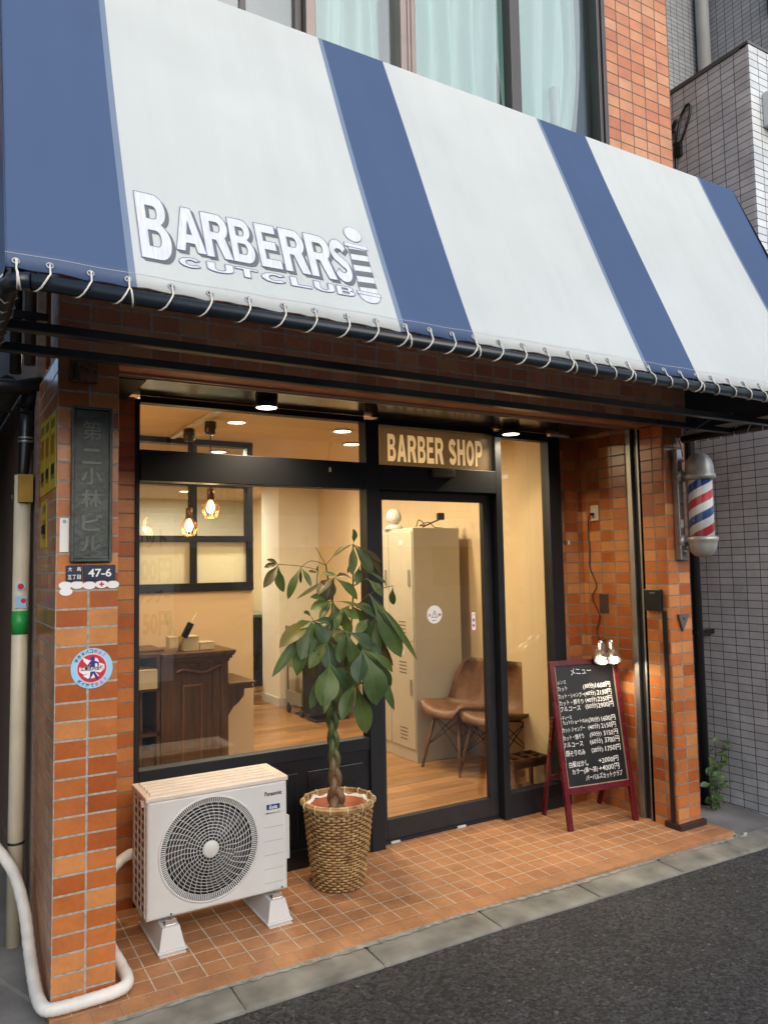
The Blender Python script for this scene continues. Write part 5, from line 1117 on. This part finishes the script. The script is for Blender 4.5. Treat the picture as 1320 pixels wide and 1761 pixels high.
for x, y, zb, lb in ((1.49, 4.68, 1.985, 'higher copper cage pendant lamp, right of the other pendant'), (1.44, 4.98, 1.885, 'lower copper cage pendant lamp, left of the other pendant')):
    t = thing('pendant_lamp', lb, 'pendant lamp', (x, y, zb), 0, 'cage pendants inside the shop')
    part('canopy', G().lathe([(0, 2.531), (.036, 2.531), (.038, 2.47), (.03, 2.45), (0, 2.445)], (x, y, 0), 20), M_BLACK, t); part('cord', G().tube([(x, y, 2.45), (x, y, zb+.10)], .0035, 6), M_BLACK, t)
    part('socket', G().lathe([(0, zb+.125), (.020, zb+.12), (.024, zb+.05), (0, zb+.05)], (x, y, 0), 20), mat('brown_lamp_holder', (.10, .04, .02), .4, .3, .1, 8), t)
    part('bulb', G().lathe([(0, zb+.05), (.012, zb+.045), (.026, zb+.012), (.028, zb-.006), (.018, zb-.028), (0, zb-.034)], (x, y, 0), 20), M_FIL, t)
    g = G()
    for k in range(6):
        a = 2*math.pi*k/6; e = Vector((math.cos(a), math.sin(a), 0)); c = Vector((x, y, zb)); g.tube([c+e*.024+Vector((0, 0, .052)), c+e*.058, c+e*.036+Vector((0, 0, -.062))], .0022, 6)
    for rr, dz in ((.036, -.062), (.024, .052)): g.tube([(x+rr*math.cos(i*math.pi/3), y+rr*math.sin(i*math.pi/3), zb+dz) for i in range(6)], .0022, 6, True)
    part('cage', g, M_COPPER, t); lamp('pendant_glow', 'POINT', (x, y, zb-.045), 4, (1, .66, .32), t, shadow_soft_size=.03)
t = thing('reception_desk', 'dark carved wooden reception desk behind the shop window', 'desk', (1.5, 5.1, .06)); g = G()
DX0, DX1, DY = 1.262, 1.705, 5.0
g.box(DX0, DX1, DY, DY+.05, .06, 1.02); g.box(DX0, DX0+.11, DY-.012, DY, .06, .99); g.box(DX1-.05, DX1, DY-.012, DY, .06, .99); g.box(DX1-.11, DX1-.065, DY-.008, DY, .06, .95)
g.box(DX0+.11, DX1-.05, DY-.01, DY, .06, .20)
body = part('end_panel', g, M_DESK, t)
g = G()
for z0, z1, e in ((.985, 1.005, .012), (1.005, 1.025, .026), (1.025, 1.04, .038), (1.04, 1.06, .045)): g.box(DX0-.0, DX1+e, DY-e, DY+.45, z0, z1, .003)
part('cornice', g, M_DESK, t)
g = G()
for a, b in (((1.405, .30), (1.405, .84)), ((1.525, .30), (1.525, .84)), ((1.40, .845), (1.53, .845))): g.bar((a[0], DY-.006, a[1]), (b[0], DY-.006, b[1]), .010, .012, (0, 1, 0))
part('beading', g, mat('rubbed_wood_edge', (.20, .085, .028), .4, 0, .2, 10), t)
g = G(); g.tube(smooth([(1.36, DY-.012, .93), (1.40, DY-.014, .95), (1.47, DY-.014, .935), (1.55, DY-.014, .925), (1.62, DY-.012, .95), (1.66, DY-.01, .96)], 5), .012, 8)
for x in (1.44, 1.51, 1.58): g.box(x, x+.04, DY-.014, DY, .955, .98, .002)
part('carving', g, M_DESK, t)
g = G(); g.box(1.71, 1.885, DY, DY+.45, .79, .805, .002); g.box(1.71, 1.875, DY-.012, DY+.45, .805, .82, .002); g.box(1.71, 1.895, DY-.02, DY+.45, .82, .838, .003)
g.prism([(1.71, .79), (1.83, .79), (1.825, .74), (1.79, .70), (1.75, .67), (1.71, .61)], lambda a, b, q: (a, q, b), DY+.02, DY+.05); part('side_shelf', g, M_DESK, t)
g = G(); g.box(1.705, 1.72, DY+.05, DY+.45, .06, 1.0); part('side_panel', g, M_DESK, t)
t = thing('shelf_unit', 'brown open shelf unit stuffed with papers left of the reception desk', 'shelf', (1.14, 5.1, .06)); g = G()
for z in (.32, .55, .83, 1.045): g.box(.90, 1.255, 4.99, 5.40, z, z+.02)
g.box(1.235, 1.255, 4.99, 5.4, .06, 1.045); g.box(1.135, 1.15, 5.01, 5.4, .34, .83); g.box(.90, .92, 4.99, 5.4, .06, 1.045); g.box(.92, 1.235, 5.38, 5.4, .06, 1.045); part('shelves', g, M_SHELF, t)
g = G(); g.box(1.09, 1.31, 5.10, 5.46, 1.065, 1.08); part('top_board', g, M_DESK, t)
M_CARD = mat('cream_card', (.60, .50, .30), .7, 0, .08, 12)
def crate(x0, x1, y0, y1, z0, z1, lb, m=None, nme='card_box', cat='box'):
    t = thing(nme, lb, cat, ((x0+x1)/2, (y0+y1)/2, z0)); part('body', G().box(x0, x1, y0, y1, z0, z1, .003), m or M_CARD, t); part('lid', G().box(x0-.002, x1+.002, y0-.002, y1+.002, z1+.0005, z1+.006, .002), m or M_CARD, t)
crate(1.00, 1.232, 4.96, 5.20, .851, .965, 'cream drawer box sticking out of the shelf unit, nearest the window edge')
crate(1.345, 1.40, 5.10, 5.2, 1.081, 1.15, 'narrow cream box holding pens at the left end of the desk top', None, 'pen_box')
crate(1.43, 1.53, 5.06, 5.2, 1.061, 1.15, 'white cube box on the reception desk behind the black clip')
crate(1.54, 1.64, 5.08, 5.2, 1.061, 1.105, 'low white box on the desk top, furthest right')
crate(.96, 1.12, 5.02, 5.2, .5705, .64, 'open cardboard tray of papers on the middle shelf', mat('brown_card', (.38, .24, .12), .8, 0, .15, 10)); crate(1.155, 1.23, 5.02, 5.25, .3405, .46, 'dark box on the lowest shelf beside the desk', M_SHELF)
t = thing('receipt_spike', 'black handled card clip standing on a spike on the desk', 'clip', (1.41, 5.03, 1.06)); part('rod', G().tube([(1.375, 5.03, 1.062), (1.50, 5.03, 1.31)], .0035, 6), M_STEEL, t)
m_ = Matrix.Translation((1.442, 5.03, 1.20)) @ Matrix.Rotation(R(27), 4, 'Y'); part('clip', G().box(-.022, .022, -.012, .012, -.05, .055, .006, mtx=m_), M_BLACK, t)
t = thing('folding_rule', 'cream folded rule standing upright behind the pen box', 'rule', (1.35, 5.15, 1.15)); part('arm', G().bar((1.375, 5.16, 1.15), (1.335, 5.16, 1.31), .014, .006, (0, 1, 0)).bar((1.405, 5.16, 1.15), (1.355, 5.16, 1.31), .012, .006, (0, 1, 0)), M_CARD, t)
g = G()
for k, (x, c) in enumerate(((1.03, 0), (1.05, 1), (1.065, 2))): g.box(x, x+.014, 5.0, 5.2, .966+.0, 1.03, mtx=Matrix.Translation((0, 0, .0)), mi=c)
for i, (x, m, lb) in enumerate(((1.02, M_RED, 'red spined book on the top shelf'), (1.05, M_CARD, 'cream spined book leaning on the red one'))):
    t = thing('book', lb, 'book', (x, 5.1, .975)); part('pages', G().box(x, x+.018, 5.0, 5.18, .972, 1.042, .002), m, t)
t = thing('grey_locker', 'tall beige grey steel locker with two rows of doors', 'locker', (3.5, 5.48, .06))
M_LOCK = mat('beige_grey_steel', (.47, .43, .335), .42, .05, .05, 4); part('carcass', G().box(3.27, 3.72, 5.114, 5.854, .06, 1.90, .004), M_LOCK, t)
for y0 in (5.124, 5.488):
    for z0, z1 in ((.16, .99), (1.0, 1.875)):
        d = part('door', G().box(3.262, 3.270, y0, y0+.356, z0, z1, .002), M_LOCK, t)
        g = G()
        for k in range(4): g.box(3.2605, 3.262, y0+.11, y0+.22, z0+.06+.028*k, z0+.068+.028*k); g.box(3.2605, 3.262, y0+.11, y0+.22, z1-.25+.028*k, z1-.242+.028*k) if z0 < .5 else None
        part('louvre', g, mat('locker_shadow_slot', (.12, .10, .07), .6, 0, 0), d); part('card_holder', G().box(3.2595, 3.262, y0+.13, y0+.19, z1-.11, z1-.07, .001), M_WHITEP, d); part('handle', G().box(3.248, 3.262, y0+.03, y0+.05, (z0+z1)/2, (z0+z1)/2+.13, .003), M_CHROME, d)
t = thing('white_bust', 'round white ornament on top of the grey locker', 'ornament', (3.32, 5.45, 1.90)); part('ball', G().lathe([(0, 1.945), (.035, 1.95), (.062, 1.98), (.066, 2.01), (.055, 2.05), (.03, 2.075), (0, 2.08)], (3.33, 5.5, 0), 24), M_WHITEP, t); part('stand', G().lathe([(0, 1.901), (.08, 1.901), (.07, 1.93), (.03, 1.947), (0, 1.947)], (3.33, 5.5, 0), 24), M_WHITEP, t)
t = thing('web_camera', 'black camera with tangled cables on top of the grey locker', 'camera', (3.5, 5.2, 1.90)); part('head', G().box(3.57, 3.63, 5.18, 5.22, 1.97, 2.03, .008), M_BLACK, t); part('stalk', G().tube([(3.59, 5.2, 1.975), (3.52, 5.2, 1.95), (3.42, 5.2, 1.91)], .006, 6).tube(smooth([(3.36, 5.2, 1.91), (3.40, 5.22, 1.97), (3.44, 5.2, 1.93), (3.38, 5.18, 1.92), (3.48, 5.2, 1.95), (3.54, 5.2, 1.91), (3.62, 5.2, 1.905)], 5), .004, 6), M_BLACK, t)
M_CHAIR = mat('tan_leatherette', (.17, .08, .033), .48, 0, .3, 18, .2, 120); M_CLEG = wood_mat('walnut_leg', (.10, .04, .015), (.20, .09, .035), 'z')
def chair(x, y, rz, lb):
    t = thing('shell_chair', lb, 'chair', (x, y, .06), rz, 'brown shell chairs by the locker')
    # local frame: the sitter faces -x; seat 0.45 high
    prof = [(-.235, .415), (-.225, .445), (-.18, .455), (-.08, .440), (.04, .425), (.12, .435), (.165, .48), (.195, .56), (.215, .66), (.232, .76), (.238, .80)]
    n_ = 14; vs = []
    for lay in (0, 1):
        for i, (a, z) in enumerate(prof):
            hw = (.15, .21, .225, .235, .24, .24, .235, .225, .20, .14, .07)[i]
            for j in range(n_+1):
                s_ = -1+2*j/n_; cup = .055*abs(s_)**2.5
                fwd = -cup*1.4*(1 if i >= 6 else 0); upz = cup*(1 if 1 <= i <= 5 else .2)
                vs.append((a+fwd+(.018 if lay and i >= 6 else 0), hw*s_, z+upz-(.022 if lay and i < 7 else .004 if lay else 0)))
    k = n_+1; m = len(prof); g = G(); fs = []
    for lay in (0, 1):
        o = lay*m*k
        for i in range(m-1):
            for j in range(n_): fs.append((o+i*k+j, o+i*k+j+1, o+(i+1)*k+j+1, o+(i+1)*k+j))
    o = m*k
    rim = [j for j in range(k)] + [i*k+n_ for i in range(1, m)] + [(m-1)*k+j for j in range(n_-1, -1, -1)] + [i*k for i in range(m-2, 0, -1)]
    for a in range(len(rim)):
        p, q = rim[a], rim[(a+1) % len(rim)]; fs.append((p, q, o+q, o+p))
    g.add(vs, fs, 0, True); part('shell', g, M_CHAIR, t, local=True)
    for sx_ in (-1, 1):
        for sy_ in (-1, 1): part('leg', G().tube([(.13*sx_-.02, .13*sy_, .40), (.205*sx_-.02, .205*sy_, 0)], [.016, .010], 10), M_CLEG, t, local=True)
    g = G()
    for sy_ in (-1, 1):
        g.tube([(.135-.02, .135*sy_, .385), (-.18-.02, .18*sy_, .16)], .004, 6); g.tube([(-.135-.02, .135*sy_, .385), (.18-.02, .18*sy_, .16)], .004, 6)
    for sx_ in (-1, 1):
        g.tube([(.135*sx_-.02, -.135, .385), (.18*sx_-.02, .18, .16)], .004, 6); g.tube([(.135*sx_-.02, .135, .385), (.18*sx_-.02, -.18, .16)], .004, 6)
    g.tube([(-.12-.02, -.12, .40), (.12-.02, .12, .40)], .006, 6); g.tube([(-.12-.02, .12, .40), (.12-.02, -.12, .40)], .006, 6)
    part('wire_bracing', g, M_BLACK, t, local=True)
chair(3.50, 4.84, R(8), 'brown shell chair next to the grey locker'); chair(3.57, 4.46, R(5), 'brown shell chair nearer the street, partly behind the door frame')
t = thing('umbrella_stand', 'dark wooden umbrella stand with a gridded top behind the side window', 'umbrella stand', (3.47, 4.08, .06)); g = G()
ux0, ux1, uy0, uy1, uz = 3.30, 3.60, 3.99, 4.17, .305
for x in (ux0, ux1-.022):
    for y in (uy0, uy1-.022): part('leg', G().box(x, x+.022, y, y+.022, .06, uz-.06), M_SHELF, t)
g.box(ux0, ux1, uy0, uy0+.012, uz-.06, uz); g.box(ux0, ux1, uy1-.012, uy1, uz-.06, uz)
for k in range(4): g.box(ux0+(ux1-ux0-.012)*k/3, ux0+(ux1-ux0-.012)*k/3+.012, uy0+.012, uy1-.012, uz-.058, uz-.001)
g.box(ux0+.012, ux1-.012, uy0+.084, uy0+.096, uz-.03, uz-.002); part('grid_top', g, M_SHELF, t); part('tray', G().box(ux0+.022, ux1-.022, uy0+.005, uy1-.005, .075, .09), M_SHELF, t)
t = thing('salon_trolley', 'grey salon trolley on black castors by the white column', 'trolley', (3.42, 7.5, .06)); M_TR = mat('grey_trolley', (.20, .20, .17), .5, 0, .1, 8)
for z in (.17, .55, .85): part('tray', G().box(3.27, 3.66, 7.3, 7.7, z, z+.02).box(3.27, 3.28, 7.3, 7.7, z+.02, z+.13).box(3.65, 3.66, 7.3, 7.7, z+.02, z+.13).box(3.28, 3.65, 7.3, 7.31, z+.02, z+.13), M_TR, t)
part('post', G().tube([(3.29, 7.69, .13), (3.29, 7.69, .9)], .012, 8).tube([(3.64, 7.69, .13), (3.64, 7.69, .9)], .012, 8), M_STEEL, t)
for x in (3.29, 3.64):
    for y in (7.33, 7.67): part('castor', G().tube([(x-.012, y, .10), (x+.012, y, .10)], .04, 14).tube([(x, y, .10), (x, y, .17)], .008, 6), M_BLACK, t)
t = thing('cape_stand', 'black cutting capes hung on a low stand, half hidden behind the tree', 'stand', (3.45, 7.05, .06)); M_CAPE = mat('black_cape_cloth', (.006, .006, .007), .8, 0, .2, 8)
g = G(); vs = []
for j in range(9):
    for i in range(25):
        u = i/24; z = .14+.80*j/8; vs.append((3.25+.42*u, 7.0-.02*math.sin(u*31)*(1-j/10)-.03*math.sin(u*9), z))
vs += [(x, y+.22, z) for x, y, z in vs]; k = 25; o2 = 9*k
g.add(vs, [(l*o2+j*k+i, l*o2+j*k+i+1, l*o2+(j+1)*k+i+1, l*o2+(j+1)*k+i) for l in (0, 1) for j in range(8) for i in range(24)] + [(8*k+i, 8*k+i+1, o2+8*k+i+1, o2+8*k+i) for i in range(24)] + [(j*k, (j+1)*k, o2+(j+1)*k, o2+j*k) for j in range(8)], 0, True); part('cape', g, M_CAPE, t, recalc=False)
part('stand_base', G().box(3.28, 3.66, 6.98, 7.2, .061, .09, .01), M_BLACK, t); part('post', G().tube([(3.46, 7.1, .09), (3.46, 7.1, .93)], .015, 8), M_BLACK, t)
t = thing('mirror_station', 'black styling station deep in the shop beside the partition', 'station', (3.35, 9.6, .06)); part('cabinet', G().box(3.1, 3.8, 9.2, 10.3, .12, .98, .01), M_BLACK, t); part('worktop', G().box(3.05, 3.8, 9.15, 10.3, .981, 1.02, .004), mat('green_glass_top', (.12, .18, .15), .15, 0, .1, 6), t); part('plinth', G().box(3.12, 3.8, 9.22, 10.3, .06, .12), M_TAN, t)
t = thing('salon_chair', 'black seat glimpsed between the partition and the white column', 'salon chair', (3.2, 8.75, .06)); part('seat', G().box(2.95, 3.28, 8.6, 9.0, .42, .56, .04), M_BLACK, t); part('backrest', G().box(2.95, 3.03, 8.6, 9.0, .56, 1.1, .03), M_BLACK, t); part('base', G().lathe([(0, .061), (.2, .061), (.19, .08), (.04, .1), (.04, .42), (0, .42)], (3.12, 8.8, 0), 20), M_STEEL, t)
# stickers on the door glass
t = thing('warning_sticker', 'round white caution sticker with a black triangle on the glass door', 'sticker', (2.652, 3.919, 1.297)); c = (2.652, 3.9195, 1.297)
part('disc', G().disc(c, .055, 40, t=.0008), M_WHITE, t)
def tri(r0, y, mi): return [(c[0]+r0*math.cos(R(90+120*k)), y, c[2]-.004+r0*math.sin(R(90+120*k))) for k in range(3)]
g = G(); g.add(tri(.030, 3.9182, 0), [(0, 1, 2)], 0); g.add(tri(.024, 3.9178, 0), [(0, 1, 2)], 1); g.box(c[0]-.002, c[0]+.002, 3.9170, 3.9174, c[2]-.008, c[2]+.009); g.box(c[0]-.002, c[0]+.002, 3.9170, 3.9174, c[2]-.0145, c[2]-.0105)
part('triangle', g, [M_INK, M_WHITE], t, recalc=False)
g = G(); put_text(g, '注', flip_front(3.9185), c[0]-.048, c[0]-.027, c[2]-.015, c[2]+.006, .03); put_text(g, '意', flip_front(3.9185), c[0]+.027, c[0]+.048, c[2]-.015, c[2]+.006, .03); part('red_lettering', g, M_RED, t, recalc=False)
g = G(); put_text(g, '自動ドア', flip_front(3.9185), c[0]-.018, c[0]+.018, c[2]-.042, c[2]-.032, .02); part('small_lettering', g, M_INK, t, recalc=False)
t = thing('automatic_sticker', 'narrow white sticker reading automatic in Japanese on the glass door', 'sticker', (2.948, 3.919, 1.18)); part('border', G().box(2.931, 2.966, 3.9188, 3.9198, 1.182, 1.30), M_RED, t); part('sheet', G().box(2.934, 2.963, 3.918, 3.9187, 1.185, 1.297), M_WHITE, t)
g = G(); put_text(g, '自', flip_front(3.9174), 2.940, 2.957, 1.238, 1.258, .03); put_text(g, '動', flip_front(3.9174), 2.940, 2.957, 1.202, 1.222, .03); put_text(g, 'AUTO', flip_front(3.9174), 2.938, 2.959, 1.277, 1.283, .0); part('lettering', g, M_INK, t, recalc=False)
# ------------------------------------------------------------------ across the road (seen only in the glass)
t = thing('apartment_block', 'beige apartment block across the road, reflected faintly in the shop glass', 'building', (2, -13, 0)); M_APT = mat('beige_render', (.34, .31, .27), .9, 0, .1, 2)
part('wall', G().box(-12, 18, -16, -13.2, -.05, 4.6), M_APT, t)
for k in range(10):
    for z in (.3, 2.4): part('window', G().box(-11+2.8*k, -9.4+2.8*k, -13.24, -13.15, z+.6, z+1.9), M_BLACK, t)
M_BALC = mat('pale_balcony', (.55, .54, .52), .8, 0, .08, 3)
for z in (2.2,): part('balcony', G().box(-12, 18, -13.2, -12.6, z, z+.9), M_BALC, t)
t = thing('price_banner', 'white upright price banner reflected in the left part of the shop window', 'banner', (2.05, -1.0, -.05))
part('cloth', G().box(1.82, 2.36, -1.004, -1.0, .35, 2.25), film_mat('white_banner_cloth', (.80, .84, .88), 1, .8), t)
part('pole', G().tube([(1.80, -1.01, -.05), (1.80, -1.01, 2.32)], .014, 8).tube([(1.80, -1.01, 2.29), (2.38, -1.01, 2.29)], .010, 8), M_WHITEP, t)
g = G()
for tx, z0, z1, x0, x1 in (('カット', 1.84, 2.06, 1.90, 2.28), ('1600円', 1.46, 1.74, 1.84, 2.34), ('シャンプー', 1.22, 1.38, 1.86, 2.32), ('2150円', .86, 1.14, 1.84, 2.34)): put_text(g, tx, flip_front(-.998), x0, x1, z0, z1, .04)
part('lettering', g, M_INK, t, recalc=False)
t = thing('added_shade_house', 'unseen dark house added beyond the alley to shade it', 'building', (-.6, 3.3, 0)); part('wall', G().box(-3, -1.2, 3.3, 9.5, -.05, 3.6), M_STUCCO, t); part('rear_wall', G().box(-1.2, .38, 9.0, 9.5, -.05, 3.6), M_STUCCO, t)  # house out of view, added to keep daylight out of the alley
